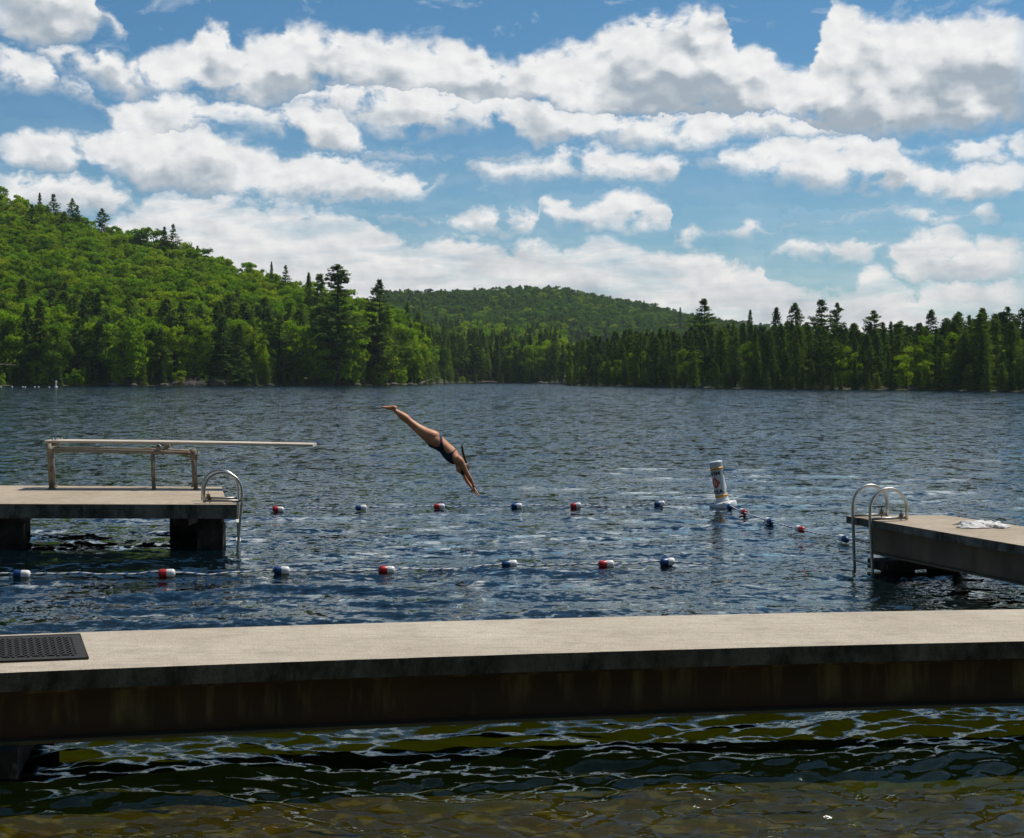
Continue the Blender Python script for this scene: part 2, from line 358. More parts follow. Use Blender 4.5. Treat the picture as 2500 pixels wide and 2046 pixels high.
tag(ter, kind='structure', label='forested hills, shores and shallow lake bed')

# ------------------------------------------------------------------ water
WAVES = []
wr = np.random.default_rng(5)
for lam, n, amp in ((3.2, 4, .004), (1.9, 6, .005), (1.1, 9, .0065), (.62, 12, .0062), (.36, 16, .0036), (.21, 16, .0022), (.125, 16, .0011)):
    for _ in range(n):
        L_ = lam*wr.uniform(.75, 1.3); a = wr.normal(-math.pi/2+.12, {3.2: .25, 1.9: .25, 1.1: .28, .62: .32}.get(lam, .36))
        WAVES.append((2*math.pi/L_, a, amp*wr.uniform(.6, 1.3), wr.uniform(0, 6.28)))
def wave_z(x, y, cell):
    z = np.zeros_like(x)
    wx = x + .25*np.sin(y*.9+.4*np.sin(x*.7)); wy = y + .22*np.sin(x*.8+1.3)+.1*np.sin(x*2.1+y)
    for k, a, A_, ph in WAVES:
        q = (wx*math.cos(a)+wy*math.sin(a))*k + ph
        s = np.sin(q); fade = np.clip(2*math.pi/k/(cell*2.5)-1, 0, 1)
        z += A_*fade*(s + .28*np.cos(2*q))
    patch = .75+.5*np.sin(x*.21+.6*np.sin(y*.17))*np.sin(y*.19+1.)
    return z*patch
yr = np.concatenate([np.linspace(4.4, 13, 300), 13*np.exp(np.linspace(0, 1, 520)**1.0*math.log(2500/13))[1:]])
nc = 560
lat = np.linspace(-1, 1, nc)
half = np.minimum(yr*.50+1.2, 1500)
Xw = half[:, None]*np.sign(lat)[None]*np.abs(lat)[None]**1.0
Yw = np.repeat(yr[:, None], nc, 1)
cell = np.maximum(np.gradient(yr)[:, None], (half*2/nc)[:, None])
Zw = wave_z(Xw, Yw, cell)
m_water, nb = mat('lake_water'); m_water_obj = m_water
p = pos(nb); px_, py_, pz_ = nb.sep(p)
flat = nb.xyz(px_, py_, 0.)
dist = nb.v('LENGTH', flat)
warp = nb.v('SCALE', nb.v('SUBTRACT', nb.noise(flat, .8, 3, .5, col=True), (.5, .5, .5)), .7)
fp = nb.v('MULTIPLY', nb.v('ADD', flat, warp), (.70, 1, 1))
def slope(vec, scale, detail, rough, ax, ay, seed):
    c = nb.noise(nb.v('ADD', vec, (seed, seed*1.7, seed*.3)), scale, detail, rough, col=True)
    return nb.v('MULTIPLY', nb.v('SUBTRACT', c, (.5, .5, .5)), (ax, ay, 0))
gust = nb.m('MULTIPLY', nb.mr(nb.noise(nb.v('MULTIPLY', flat, (.05, .16, 1)), 1., 3, .5), .32, .68, .75, 1.12), 1.)
near = nb.mr(dist, 14, 34, .0, 1.)
s_big = nb.v('SCALE', slope(fp, 1.9, 3, .6, .20, .28, 3.1), near)
s_mid = slope(fp, 4.4, 3, .6, .42, .80, 7.7)
s_mid = nb.v('SCALE', s_mid, nb.mr(dist, 9, 22, .30, 1.))
s_fine = nb.v('SCALE', slope(fp, 11., 3, .6, .38, .72, 1.9), nb.mr(dist, 8.5, 20, .75, 1.))
s_far = nb.v('SCALE', slope(nb.v('MULTIPLY', flat, (1.7, .8, 1)), 1.2, 2, .6, .35, .75, 5.3), nb.mr(dist, 22, 50))
s_far = nb.v('ADD', s_far, nb.v('SCALE', slope(nb.v('MULTIPLY', flat, (.55, .16, 1)), 1.2, 3, .65, .25, .80, 2.3), nb.mr(dist, 60, 140)))
S = nb.v('SCALE', nb.v('ADD', nb.v('ADD', nb.v('ADD', s_big, s_mid), s_fine), s_far), gust)
Ng = nb.n('ShaderNodeNewGeometry').outputs['Normal']
Nw = nb.v('NORMALIZE', nb.v('ADD', Ng, S))
gl = nb.n('ShaderNodeBsdfGlossy'); gl.inputs['Color'].default_value = (.88, .93, .95, 1)
nb.put(gl.inputs['Roughness'], nb.mr(dist, 9, 60, .03, .07)); nb.L.new(Nw, gl.inputs['Normal'])
fr = nb.n('ShaderNodeFresnel'); fr.inputs['IOR'].default_value = 1.333; nb.L.new(Nw, fr.inputs['Normal'])
dep = nb.m('MULTIPLY', nb.curve(nb.mr(py_, 4, 30), [((y-4)/26., float(bed_depth(np.array(float(y))))/8) for y in (4.6, 6, 8.3, 11, 14, 20, 30)]), 8)
def ex(k): return nb.m('EXPONENT', nb.m('MULTIPLY', dep, -k))
tr = nb.n('ShaderNodeBsdfTransparent'); nb.L.new(nb.xyz(ex(.80), ex(.85), ex(2.0)), tr.inputs['Color'])
df = nb.n('ShaderNodeBsdfDiffuse')
turb = nb.mr(py_, 12, 22)
nb.L.new(nb.mix(turb, (.002, .004, .0006), (.0012, .0055, .0085)), df.inputs['Color'])
ad = nb.n('ShaderNodeAddShader'); nb.L.new(tr.outputs[0], ad.inputs[0]); nb.L.new(df.outputs[0], ad.inputs[1])
nb.L.new(nb.shmix(fr.outputs[0], ad.outputs[0], gl.outputs[0]), nb.out.inputs[0])
wat = from_np('water', np.stack([Xw, Yw, Zw], -1).reshape(-1, 3), grid_faces(len(yr), nc), m_water, smooth=True)
tag(wat, kind='structure')

# ------------------------------------------------------------------ foliage
def leaf_mat(name, cols, trans=.35, nscale=.35):
    m, nb = mat(name); p = pos(nb)
    oi = nb.n('ShaderNodeObjectInfo').outputs['Random']
    ramp = nb.n('ShaderNodeValToRGB'); nb.L.new(oi, ramp.inputs[0])
    el = ramp.color_ramp.elements
    while len(el) < len(cols): el.new(.5)
    for i, c in enumerate(cols): el[i].position = i/(len(cols)-1); el[i].color = (*c, 1)
    n = nb.noise(p, nscale, 4, .6)
    c = nb.mix(1., ramp.outputs[0], nb.mix(nb.mr(n, .3, .7), (.62, .62, .62), (1.3, 1.25, 1.1)), 'MULTIPLY')
    d = nb.n('ShaderNodeBsdfDiffuse'); t = nb.n('ShaderNodeBsdfTranslucent'); nb.L.new(c, d.inputs[0])
    nb.L.new(nb.mix(1., c, (1.2, 1.25, .5), 'MULTIPLY'), t.inputs[0])
    nb.L.new(nb.shmix(trans, d.outputs[0], t.outputs[0]), nb.out.inputs[0]); return m
m_leaf = leaf_mat('broadleaf_foliage', [(.14, .25, .014), (.20, .34, .016), (.27, .38, .018), (.16, .31, .022), (.31, .39, .024), (.12, .22, .02)], .45)
m_need = leaf_mat('conifer_needles', [(.080, .150, .038), (.125, .200, .032), (.055, .115, .040), (.16, .23, .030), (.090, .155, .048)], .35)
m_bark = simple('bark', (.06, .048, .038), .9, var=.3, scale=3)
m_leaf_shaded = leaf_mat('cloud_shaded_foliage', [(.085, .18, .032), (.12, .225, .030), (.07, .15, .034), (.15, .26, .03)], .40)  # darker leaf copy: cloud shade over the far hill put into its colour
m_grey_wood = simple('weathered_dead_wood', (.30, .25, .21), .9, var=.25, scale=5)

def leaf_cards(P, N, size, asp, r):
    """small irregular four-sided leaf clumps at P facing N"""
    n = len(P); a = r.normal(size=(n, 3)); T = np.cross(N, a); T /= np.linalg.norm(T, axis=1)[:, None]+1e-9
    B = np.cross(N, T); s = (size*r.uniform(.6, 1.35, n))[:, None]
    k = [P+T*s*r.uniform(.7, 1.2, (n, 1)), P+B*s*asp*r.uniform(.5, 1.2, (n, 1))+T*s*r.uniform(-.3, .3, (n, 1)), P-T*s*r.uniform(.7, 1.2, (n, 1)), P-B*s*asp*r.uniform(.5, 1.2, (n, 1))+T*s*r.uniform(-.3, .3, (n, 1))]
    V = np.stack(k, 1).reshape(-1, 3); Fc = np.arange(4*n).reshape(-1, 4); return V, Fc
def unit(v): return v/(np.linalg.norm(v, axis=1)[:, None]+1e-9)
def trunk_np(h, r0, seg, lean, r, branches=()):
    bm = bmesh.new(); n = 7
    pts = [(lean[0]*t*t*h, lean[1]*t*t*h, t*h) for t in np.linspace(0, 1, n)]
    tube(bm, pts, [r0*(1-.9*t)+.01 for t in np.linspace(0, 1, n)], seg)
    for a, b, rr in branches: tube(bm, [a, (Vector(a)+Vector(b))/2+Vector((0, 0, .1)), b], [rr, rr*.7, rr*.3], 4)
    return bm
PROTO = {}
def make_proto(kind, i, low=False):
    r = np.random.default_rng(100*len(kind)+i*13+1); br = []
    if kind == 'broadleaf':
        h = 15.; R = r.uniform(4.4, 5.6); nl = r.integers(16, 24); P = []; N = []
        per = 70 if low else 230
        for k in range(nl):
            t = r.uniform(0, 1); z = h*(.30+.62*t); rad_ = R*math.sqrt(max(1-((t-.38)/.70)**2, .05))*r.uniform(.35, .85)
            a = r.uniform(0, 6.28); c = np.array([rad_*math.cos(a), rad_*math.sin(a), z]); lr = r.uniform(1.1, 2.1)
            d = unit(r.normal(size=(per, 3))); d[:, 2] = np.abs(d[:, 2])*1.0-.25*(d[:, 2] < 0)
            d = unit(d); q = c + d*lr*r.uniform(.55, 1.08, (per, 1))*np.array([1, 1, .75]); P.append(q); N.append(unit(d+r.normal(size=d.shape)*.55))
            br.append(((0, 0, h*(.2+.5*t)), tuple(c), .07))
        # fill low skirt
        per2 = 300 if low else 900
        a = r.uniform(0, 6.28, per2); z = h*r.uniform(.10, .42, per2); rr = R*r.uniform(.3, .85, per2)*(.6+.4*z/(h*.4))
        P.append(np.stack([rr*np.cos(a), rr*np.sin(a), z], 1)); N.append(unit(r.normal(size=(per2, 3))+np.array([0, 0, .5])))
        P = np.concatenate(P); N = np.concatenate(N); P = P + (np.sin(P[:, ::-1]*2.1)*.25)
        Vv, Fc = leaf_cards(P, N, .48 if low else .27, .75, r); tr = trunk_np(h*.85, .2, 6, r.normal(0, .03, 2), r, br[:8]); m = m_leaf if i < 6 else m_leaf_shaded
    else:
        h = 20.; P = []; N = []; skip = .14
        if kind == 'spruce': base, R, pw, dz, nbr, droop = .03, r.uniform(3.0, 3.9), .75, .42, 9, -.22
        elif kind == 'hemlock': base, R, pw, dz, nbr, droop = .06, r.uniform(3.9, 4.9), .6, .46, 8, -.10
        else: base, R, pw, dz, nbr, droop = (.30 if i % 2 else .14), r.uniform(4.2, 5.2), .5, .55, 7, .08
        z = h*base; az0 = 0
        while z < h*.985:
            t = (z-h*base)/(h*(1-base)); prof = (1-t)**pw
            if kind == 'pine': prof = (1-t**1.7)**.8*(.72+.28*math.sin(t*11+i*2))*min(1, .55+t*2)
            for k in range(nbr):
                if kind == 'pine' and r.uniform() < skip: continue
                a = r.uniform(0, 6.28); L = R*prof*r.uniform(.5, 1.15)+.25
                if kind != 'pine' and r.uniform() < .06: L *= 1.35
                n = int(max(4, L*(4.5 if low else 10)*(1.7 if kind == 'pine' else 1)))
                q = r.uniform(.12, 1, n)**.75; side = r.normal(0, .17, n)*L*.45*(1.1-q*.5)
                ups = .10 if kind == 'pine' else .04
                up = droop*q*L + ups*q*q*L + r.normal(0, .10, n)+(r.uniform(-.05, .3))
                pt = np.stack([q*L*math.cos(a)-side*math.sin(a), q*L*math.sin(a)+side*math.cos(a), z+up], 1)
                nn = np.tile([math.cos(a)*.35, math.sin(a)*.35, .9], (n, 1)) + r.normal(0, .42, (n, 3))
                P.append(pt); N.append(unit(nn))
                if kind == 'pine' and r.uniform() < .5: br.append(((0, 0, z), (L*.8*math.cos(a), L*.8*math.sin(a), z+droop*L*.8), .05))
            z += dz*r.uniform(.6, 1.4)*(1 if t < .8 else .6)
        P.append(np.stack([r.normal(0, .12, 40), r.normal(0, .12, 40), h-r.uniform(0, 1.6, 40)], 1)); N.append(unit(r.normal(size=(40, 3))))
        P = np.concatenate(P); N = np.concatenate(N)
        Vv, Fc = leaf_cards(P, N, .42 if low else .27, .5, r); tr = trunk_np(h*.985, .24, 6, r.normal(0, .012, 2), r, br[:60]); m = m_need
    return Vv, Fc, tr, m, h
low_coll = bpy.data.collections.new('far_tree_kinds')
KINDS = ['broadleaf', 'spruce', 'hemlock', 'pine']; NV = {'broadleaf': 8, 'spruce': 3, 'hemlock': 4, 'pine': 4}
order = []
for kd in KINDS:
    for i in range(NV[kd]):
        Vv, Fc, trb, m, h = make_proto(kd, i)
        crown = from_np('crown', Vv, Fc, m, do_link=False)
        tme = bpy.data.meshes.new('trunk'); trb.to_mesh(tme); trb.free(); tme.materials.append(m_bark)
        Vl, Fl, trl, m, h = make_proto(kd, i, low=True)
        n0 = len(Vl); lm = bpy.data.meshes.new('t'); trl.to_mesh(lm); trl.free()
        tv = np.empty(len(lm.vertices)*3, np.float32); lm.vertices.foreach_get('co', tv); tv = tv.reshape(-1, 3)
        tf = np.array([list(q.vertices) for q in lm.polygons if len(q.vertices) == 4])+n0
        lo = from_np('far_%02d' % len(order), np.concatenate([Vl, tv]), np.concatenate([Fl, tf]), [m, m_bark], midx=[0]*len(Fl)+[1]*len(tf), do_link=False)
        low_coll.objects.link(lo)
        PROTO[(kd, i)] = (crown.data, tme, h); order.append((kd, i))

trees = []       # (x,y,z,h,kind,variant,rot,widen,label,group)
def add_tree(x, y, h, kd, wid=1., label=None, group=None, v=None):
    z = float(height(np.array([x]), np.array([y]))[0])
    trees.append([x, y, z-.2, h, kd, int(rng.integers(min(NV[kd], 6) if rng.uniform() < .9 else NV[kd])) if v is None else v, float(rng.uniform(0, 6.28)), wid, label, group])
def at(px, r):                                   # ground point at a bearing and range
    a = azel(px, 780)[0]; return r*math.sin(a), r*math.cos(a)
def named(px, topy, r, kd, wid, label, v=None):
    wid *= 1.45
    x, y = at(px, r); z = float(height(np.array([x]), np.array([y]))[0])
    h = H + r*math.tan(azel(px, topy)[1]) - z; add_tree(x, y, h, kd, wid, label, v=v)
named(700, 546, 432, 'pine', 1.0, 'tallest ragged pine standing over the treetops at the foot of the big hill', 2)
named(785, 578, 448, 'pine', .8, 'tall thin pine just beyond the tallest pine on the wooded point', 0)
named(663, 566, 470, 'pine', .7, 'small dark pine top poking out beside the tallest pine', 1)
named(640, 562, 520, 'spruce', .5, 'short spire on the low end of the hill crest')
named(592, 548, 560, 'pine', .6, 'sparse feathery pine low on the hill crest', 1)
named(563, 540, 570, 'spruce', .4, 'thin spruce spire on the hill crest')
named(85, 398, 642, 'spruce', .6, 'narrow dark conifer on the hilltop, first of the hilltop conifers from the left')
named(113, 401, 640, 'pine', .8, 'bushy dark conifer on the hilltop between the two narrower ones', 1)
named(152, 410, 636, 'pine', .6, 'slim hilltop conifer with a lower neighbour on its right', 3)
named(163, 424, 636, 'pine', .6, 'short conifer crowded against a slim one on the hilltop', 1)
named(213, 431, 630, 'pine', .8, 'lone dark conifer spreading above the hill crest', 3)
named(360, 463, 612, 'pine', .7, 'dark round-topped pine on the hill crest', 1)
named(342, 468, 614, 'spruce', .7, 'small dark conifer left of the round-topped crest pine')
named(318, 466, 618, 'broadleaf', .9, 'thin see-through broadleaf tree on the hill crest')
named(300, 468, 619, 'broadleaf', .8, 'loose low broadleaf tree at the start of the thin crest clump')
named(1457, 617, 420, 'pine', 1.0, 'full-crowned pine standing above the forest beside the low far hill', 1)
named(1333, 621, 1450, 'spruce', .6, 'tiny lone conifer on the falling edge of the far hill')
named(1408, 636, 1300, 'spruce', .6, 'small pointed conifer at the right foot of the far hill')
named(1553, 640, 470, 'spruce', .5, 'faint narrow spire behind the right shore forest')
named(1607, 634, 400, 'spruce', .8, 'pointed conifer above the right shore forest, left of the broad one')
named(1645, 626, 385, 'hemlock', .8, 'broad pointed evergreen rising above the right shore forest')
named(1700, 619, 375, 'pine', 1.0, 'tall layered pine with gaps in its crown above the right shore forest', 1)
named(1733, 626, 378, 'pine', .6, 'half bare pine right beside the tall layered one', 3)
named(1808, 642, 395, 'pine', .9, 'flat-topped pine standing alone above the right shore forest', 3)
named(1927, 640, 372, 'hemlock', .7, 'dark bushy evergreen top near the right end of the forest skyline')
named(1985, 644, 370, 'hemlock', .8, 'rounded evergreen top between two others on the right skyline')
named(2033, 636, 360, 'pine', .8, 'broad pine top near the right edge of the picture', 1)
named(2085, 634, 350, 'pine', .8, 'wide-armed pine close to the right edge of the picture', 3)
def scatter(az0, az1, r0f, r1f, spacing, fn):
    n = 0; a = az0
    rmin = min(r0f(q) for q in np.linspace(az0, az1, 20)); rmax = max(r1f(q) for q in np.linspace(az0, az1, 20))
    r = rmin
    while r < rmax:
        sp = spacing(r); da = sp/r; a = az0 + rng.uniform(0, da)
        while a < az1:
            rr = r + rng.uniform(-.38, .38)*sp; aa = a+rng.uniform(-.36, .36)*da
            if r0f(aa) < rr < r1f(aa): fn(aa, rr)
            a += da
        r += sp*.9
def pxaz(px): return azel(px, 780)[0]
def left_fn(a, r):
    s = r-float(shore(a)); pb = min(max((s-5)/75., 0), 1); x, y = r*math.sin(a), r*math.cos(a)
    f = mnoise.noise(Vector((x*.02, y*.02, 3)))
    if rng.uniform() < .38+.60*pb+f*(.5 if s < 70 else .12): add_tree(x, y, rng.uniform(14, 20) if s < 45 else rng.uniform(12, 17) if s < 140 else rng.uniform(10, 14.5), 'broadleaf', rng.uniform(.85, 1.25), group='L')
    else: add_tree(x, y, rng.uniform(15, 23) if s < 60 else rng.uniform(13, 19), str(rng.choice(['hemlock', 'hemlock', 'pine', 'pine', 'spruce'])), rng.uniform(1.05, 1.4), group='LC')
scatter(-.40, pxaz(875), lambda a: float(shore(a))+2.5, lambda a: float(np.interp(a, caz, KR[:, 2]))+25, lambda r: 6.0 if r < 470 else 7.0, left_fn)
def bay_fn(a, r):
    x, y = r*math.sin(a), r*math.cos(a); s = r-float(shore(a)); f = mnoise.noise(Vector((x*.015, y*.015, 9)))
    hh = rng.uniform(14, 22) if s < 130 else rng.uniform(10, 15)
    if rng.uniform() < (.3 if s < 130 else .72)+f*.6: add_tree(x, y, hh*.85, 'broadleaf', rng.uniform(.9, 1.2), group='B')
    else: add_tree(x, y, hh, str(rng.choice(['hemlock', 'spruce', 'spruce', 'pine'])), rng.uniform(.8, 1.1), group='BC')
scatter(pxaz(840), pxaz(1190), lambda a: float(shore(a))+3 if a < pxaz(1162) else 640, lambda a: 1020., lambda r: 7.2 if r < 760 else 8.5, bay_fn)
def right_fn(a, r):
    x, y = r*math.sin(a), r*math.cos(a); s = r-float(shore(a)); px = np.interp(a, caz, [c[0] for c in cols])
    hm = float(np.interp(px, [1170, 1230, 1300, 1500, 1800, 2000, 2200], [13, 14.5, 16, 15.0, 14.5, 15.5, 16.5]))
    if px < 1215 and s < 30: hm *= .62
    hh = hm*rng.uniform(.78, 1.06)
    if s < 10: hh *= rng.uniform(.55, 1.0)
    if rng.uniform() < .13: add_tree(x, y, hh*.75, 'broadleaf', .9, group='R')
    else: add_tree(x, y, hh, str(rng.choice(['hemlock', 'hemlock', 'hemlock', 'spruce', 'pine', 'pine'])), rng.uniform(.95, 1.3), group='RC')
scatter(pxaz(1169), .40, lambda a: float(shore(a))+2.5, lambda a: float(shore(a))+110, lambda r: 5.6, right_fn)
def far_fn(a, r):  # dark leaf variants and many hemlocks stand in for cloud shade here
    x, y = r*math.sin(a), r*math.cos(a); f = mnoise.noise(Vector((x*.006, y*.006, 5)))
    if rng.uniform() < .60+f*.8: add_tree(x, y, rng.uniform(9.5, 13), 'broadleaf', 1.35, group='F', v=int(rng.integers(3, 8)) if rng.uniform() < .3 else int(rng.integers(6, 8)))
    else: add_tree(x, y, rng.uniform(9.5, 13), 'hemlock', 1.7, group='F')
scatter(pxaz(790), pxaz(1800), lambda a: 1020., lambda a: 1530., lambda r: 9.5, far_fn)

def edge_bush(a, s_):
    r = float(shore(a))+s_; return [r*math.sin(a), r*math.cos(a), -.2, rng.uniform(3.2, 7.5), str(rng.choice(['hemlock', 'spruce', 'hemlock'] if a > .015 or rng.uniform() < .4 else ['broadleaf', 'hemlock'])), int(rng.integers(3)), float(rng.uniform(0, 6.28)), rng.uniform(1.0, 1.35), None, None]
bushes = []
a = -.40
while a < .40:
    bushes.append(edge_bush(a, rng.uniform(.2, 2.2))); a += rng.uniform(1.6, 3.4)/float(shore(a))
# choose the individually built ones: those that show largest
sky_bins = np.full(2000, -1.0); vis = []
for idx in sorted(range(len(trees)), key=lambda i: math.hypot(trees[i][0], trees[i][1])):
    x, y, z, h = trees[idx][:4]; r = math.hypot(x, y); a = math.atan2(x, y); w = .16*h/r
    b0 = int((a-w*.7+.4)/.8*2000); b1 = int((a+w*.7+.4)/.8*2000)+1; b0 = max(b0, 0); b1 = min(b1, 2000)
    if b0 >= b1 or abs(a) > .365: vis.append((idx, -1)); continue
    top = (z+h-H)/r; seg = sky_bins[b0:b1]; base = max(float(seg.mean()), (z-H)/r)
    vis.append((idx, max(top-base, 0)*1.*w*1e5 if top > base else 0)); sky_bins[b0:b1] = np.maximum(seg, top-.12*h/r)
vd = dict(vis); conif = sorted([i for i in range(len(trees)) if trees[i][4] != 'broadleaf'], key=lambda i: (trees[i][8] is None, -vd[i]))
brd = sorted([i for i in range(len(trees)) if trees[i][4] == 'broadleaf'], key=lambda i: (trees[i][8] is None, -vd[i]))
solo = {i for i in conif[:290] if vd[i] > 0 or trees[i][8]} | {i for i in brd[:290] if vd[i] > 0 or trees[i][8]}
NAMEK = {'broadleaf': 'broadleaf_tree', 'spruce': 'spruce_tree', 'hemlock': 'hemlock_tree', 'pine': 'pine_tree'}
WHERE = {'L': 'on the slope of the big hill', 'LC': 'along the foot of the big hill', 'B': 'at the back of the bay', 'BC': 'at the back of the bay', 'R': 'in the low forest on the right shore', 'RC': 'in the low forest on the right shore', 'F': 'on the far hill'}
LOOK = {'broadleaf': 'bright green leafy tree', 'spruce': 'dark pointed spruce', 'hemlock': 'dense dark hemlock', 'pine': 'layered open pine'}
for i in sorted(solo):
    x, y, z, h, kd, v, rot, wid, label, g = trees[i]; cm, tm, h0 = PROTO[(kd, v)]
    o = empty(NAMEK[kd], (x, y, z), rot); s = h/h0; o.scale = (s*wid, s*wid, s)
    for nm, me in (('trunk', tm), ('crown', cm)):
        c = bpy.data.objects.new(nm, me); c.parent = o; link(c)
    if label: tag(o, label, 'tree')
    else: tag(o, '%s among its like %s' % (LOOK[kd], WHERE[g]), 'tree', '%s trees %s' % (kd, WHERE[g]))
rest = [t for i, t in enumerate(trees) if i not in solo] + bushes
# woods on the bank behind the viewer, which keep the sky light off the near faces
for k in range(150):
    xx = rng.uniform(-75, 75); yy = -rng.uniform(9, 45)
    if math.hypot(xx, yy) > 9: rest.append([xx, yy, float(np.interp(yy, [-60, -6], [9, 2.4])), rng.uniform(15, 22), str(rng.choice(['broadleaf', 'hemlock'])), int(rng.integers(3)), rng.uniform(0, 6), 1.15, None, None])
def woods(name, lst, label):
    me = bpy.data.meshes.new(name); me.vertices.add(len(lst)); me.vertices.foreach_set('co', np.array([t[:3] for t in lst], np.float32).ravel())
    def attr(nm, typ, key, vals): a = me.attributes.new(nm, typ, 'POINT'); a.data.foreach_set(key, vals)
    attr('kind_index', 'INT', 'value', np.array([order.index((t[4], t[5] % NV[t[4]])) for t in lst], np.int32))
    attr('turn', 'FLOAT_VECTOR', 'vector', np.array([[0, 0, t[6]] for t in lst], np.float32).ravel())
    attr('size', 'FLOAT_VECTOR', 'vector', np.array([[t[3]/PROTO[(t[4], 0)][2]*t[7]]*2+[t[3]/PROTO[(t[4], 0)][2]] for t in lst], np.float32).ravel())
    o = link(bpy.data.objects.new(name, me)); tag(o, label, 'woods', kind='stuff')
    ng = bpy.data.node_groups.new('grow_woods', 'GeometryNodeTree')
    ng.interface.new_socket('Geometry', in_out='INPUT', socket_type='NodeSocketGeometry'); ng.interface.new_socket('Geometry', in_out='OUTPUT', socket_type='NodeSocketGeometry')
    N = ng.nodes; gi = N.new('NodeGroupInput'); go = N.new('NodeGroupOutput'); ip = N.new('GeometryNodeInstanceOnPoints'); ci = N.new('GeometryNodeCollectionInfo')
    ci.inputs[0].default_value = low_coll; ci.inputs['Separate Children'].default_value = True; ci.inputs['Reset Children'].default_value = True
    ip.inputs['Pick Instance'].default_value = True; L = ng.links
    def na(nm, dt): q = N.new('GeometryNodeInputNamedAttribute'); q.data_type = dt; q.inputs[0].default_value = nm; return q.outputs[0]
    L.new(gi.outputs[0], ip.inputs['Points']); L.new(ci.outputs[0], ip.inputs['Instance']); L.new(na('kind_index', 'INT'), ip.inputs['Instance Index'])
    L.new(na('turn', 'FLOAT_VECTOR'), ip.inputs['Rotation']); L.new(na('size', 'FLOAT_VECTOR'), ip.inputs['Scale']); L.new(ip.outputs[0], go.inputs[0])
    o.modifiers.new('grow', 'NODES').node_group = ng; return o
woods('woods', rest, 'unbroken mixed forest covering the hills and shores behind the nearer trees')
print('trees', len(trees), 'solo', len(solo))

# ------------------------------------------------------------------ concrete
def concrete(name, c1, c2, stain=.5, streak=False, patch=None):
    m, nb = mat(name); p = pos(nb); x, y, z = nb.sep(p)
    a = nb.noise(p, .9, 5, .6); b = nb.noise(p, 9, 6, .65); f = nb.noise(p, 70, 3, .6)
    c = nb.mix(nb.mr(a, .3, .7), c1, c2)
    c = nb.mix(nb.m('MULTIPLY', nb.mr(b, .5, .8), stain), c, tuple(q*.55 for q in c1))
    c = nb.mix(nb.mr(f, .56, .68, 0, .6), c, tuple(q*.4 for q in c1))
    c = nb.mix(nb.mr(nb.noise(p, 26, 5, .7), .55, .72, 0, .5), c, tuple(q*.5 for q in c1))
    c = nb.mix(nb.mr(nb.noise(p, 3.2, 6, .7), .52, .70, 0, .55), c, tuple(q*.62 for q in c1))
    dr = nb.noise(nb.v('MULTIPLY', p, (1.2, 9, 1)), 2.4, 4, .6)
    c = nb.mix(nb.mr(dr, .42, .70, 0, .42), c, tuple(q*.62 for q in c1))
    if streak:
        s = nb.noise(nb.v('MULTIPLY', p, (4, 4, 2.2)), 1., 6, .7)
        c = nb.mix(nb.mr(s, .42, .62), c, tuple(q*.28 for q in c1))
        s2 = nb.noise(nb.v('MULTIPLY', nb.v('ADD', p, (9, 3, 0)), (6, 6, 2)), 1., 5, .65)
        c = nb.mix(nb.mr(s2, .58, .68, 0, .5), c, (.26, .25, .20))
    if patch:
        (px0, px1, py0, py1) = patch
        k = nb.m('MULTIPLY', nb.m('MULTIPLY', nb.mr(x, px0-.05, px0+.05), nb.mr(x, px1-.05, px1+.05, 1, 0)), nb.m('MULTIPLY', nb.mr(y, py0-.01, py0+.01), nb.mr(y, py1-.02, py1+.02, 1, 0)))
        c = nb.mix(nb.m('MULTIPLY', k, .6), c, (.22, .19, .14))
    h = nb.m('ADD', nb.noise(p, 60, 4, .7), nb.m('MULTIPLY', b, .6))
    bsdf(nb, c, .88, normal=bump(nb, h, .012), spec=.3); return m
m_deck = concrete('pale_concrete_deck', (.51, .435, .335), (.64, .56, .445), .4, patch=(2.02, 2.42, 9.9, 10.45))  # pale tone is the deck's own concrete colour, with a darker patch
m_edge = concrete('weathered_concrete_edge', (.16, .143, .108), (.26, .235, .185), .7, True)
m_deck2 = concrete('weathered_platform_deck', (.42, .335, .24), (.55, .455, .345), .6)
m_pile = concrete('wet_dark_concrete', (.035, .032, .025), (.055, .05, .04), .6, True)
m_steel, nb = mat('rusty_painted_steel')
p = pos(nb); st = nb.noise(nb.v('MULTIPLY', p, (4, 4, .5)), 1.3, 5, .6)
c = nb.mix(nb.mr(nb.noise(p, 2, 5, .6), .35, .7), (.085, .045, .026), (.05, .036, .024))
zz_ = nb.sep(p)[2]
c = nb.mix(nb.m('MULTIPLY', nb.mr(st, .50, .64, 0, .85), nb.mr(nb.m('ADD', zz_, nb.m('MULTIPLY', nb.noise(p, 5, 2, .5), .22)), .36, .50)), c, (.21, .165, .075))
c = nb.mix(nb.mr(zz_, .225, .222, 0, .6), c, (.16, .14, .07))
bsdf(nb, c, .6, normal=bump(nb, nb.noise(p, 25, 5, .6), .004), spec=.3)
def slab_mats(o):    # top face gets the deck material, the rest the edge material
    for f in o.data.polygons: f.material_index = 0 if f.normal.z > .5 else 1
def slab(name, top, z0, z1, mats, parent, bev=.012):
    bm = bmesh.new(); prism(bm, top, z0, z1, bev); o = from_bm(name, bm, mats, parent); o.data.update(); slab_mats(o); return o
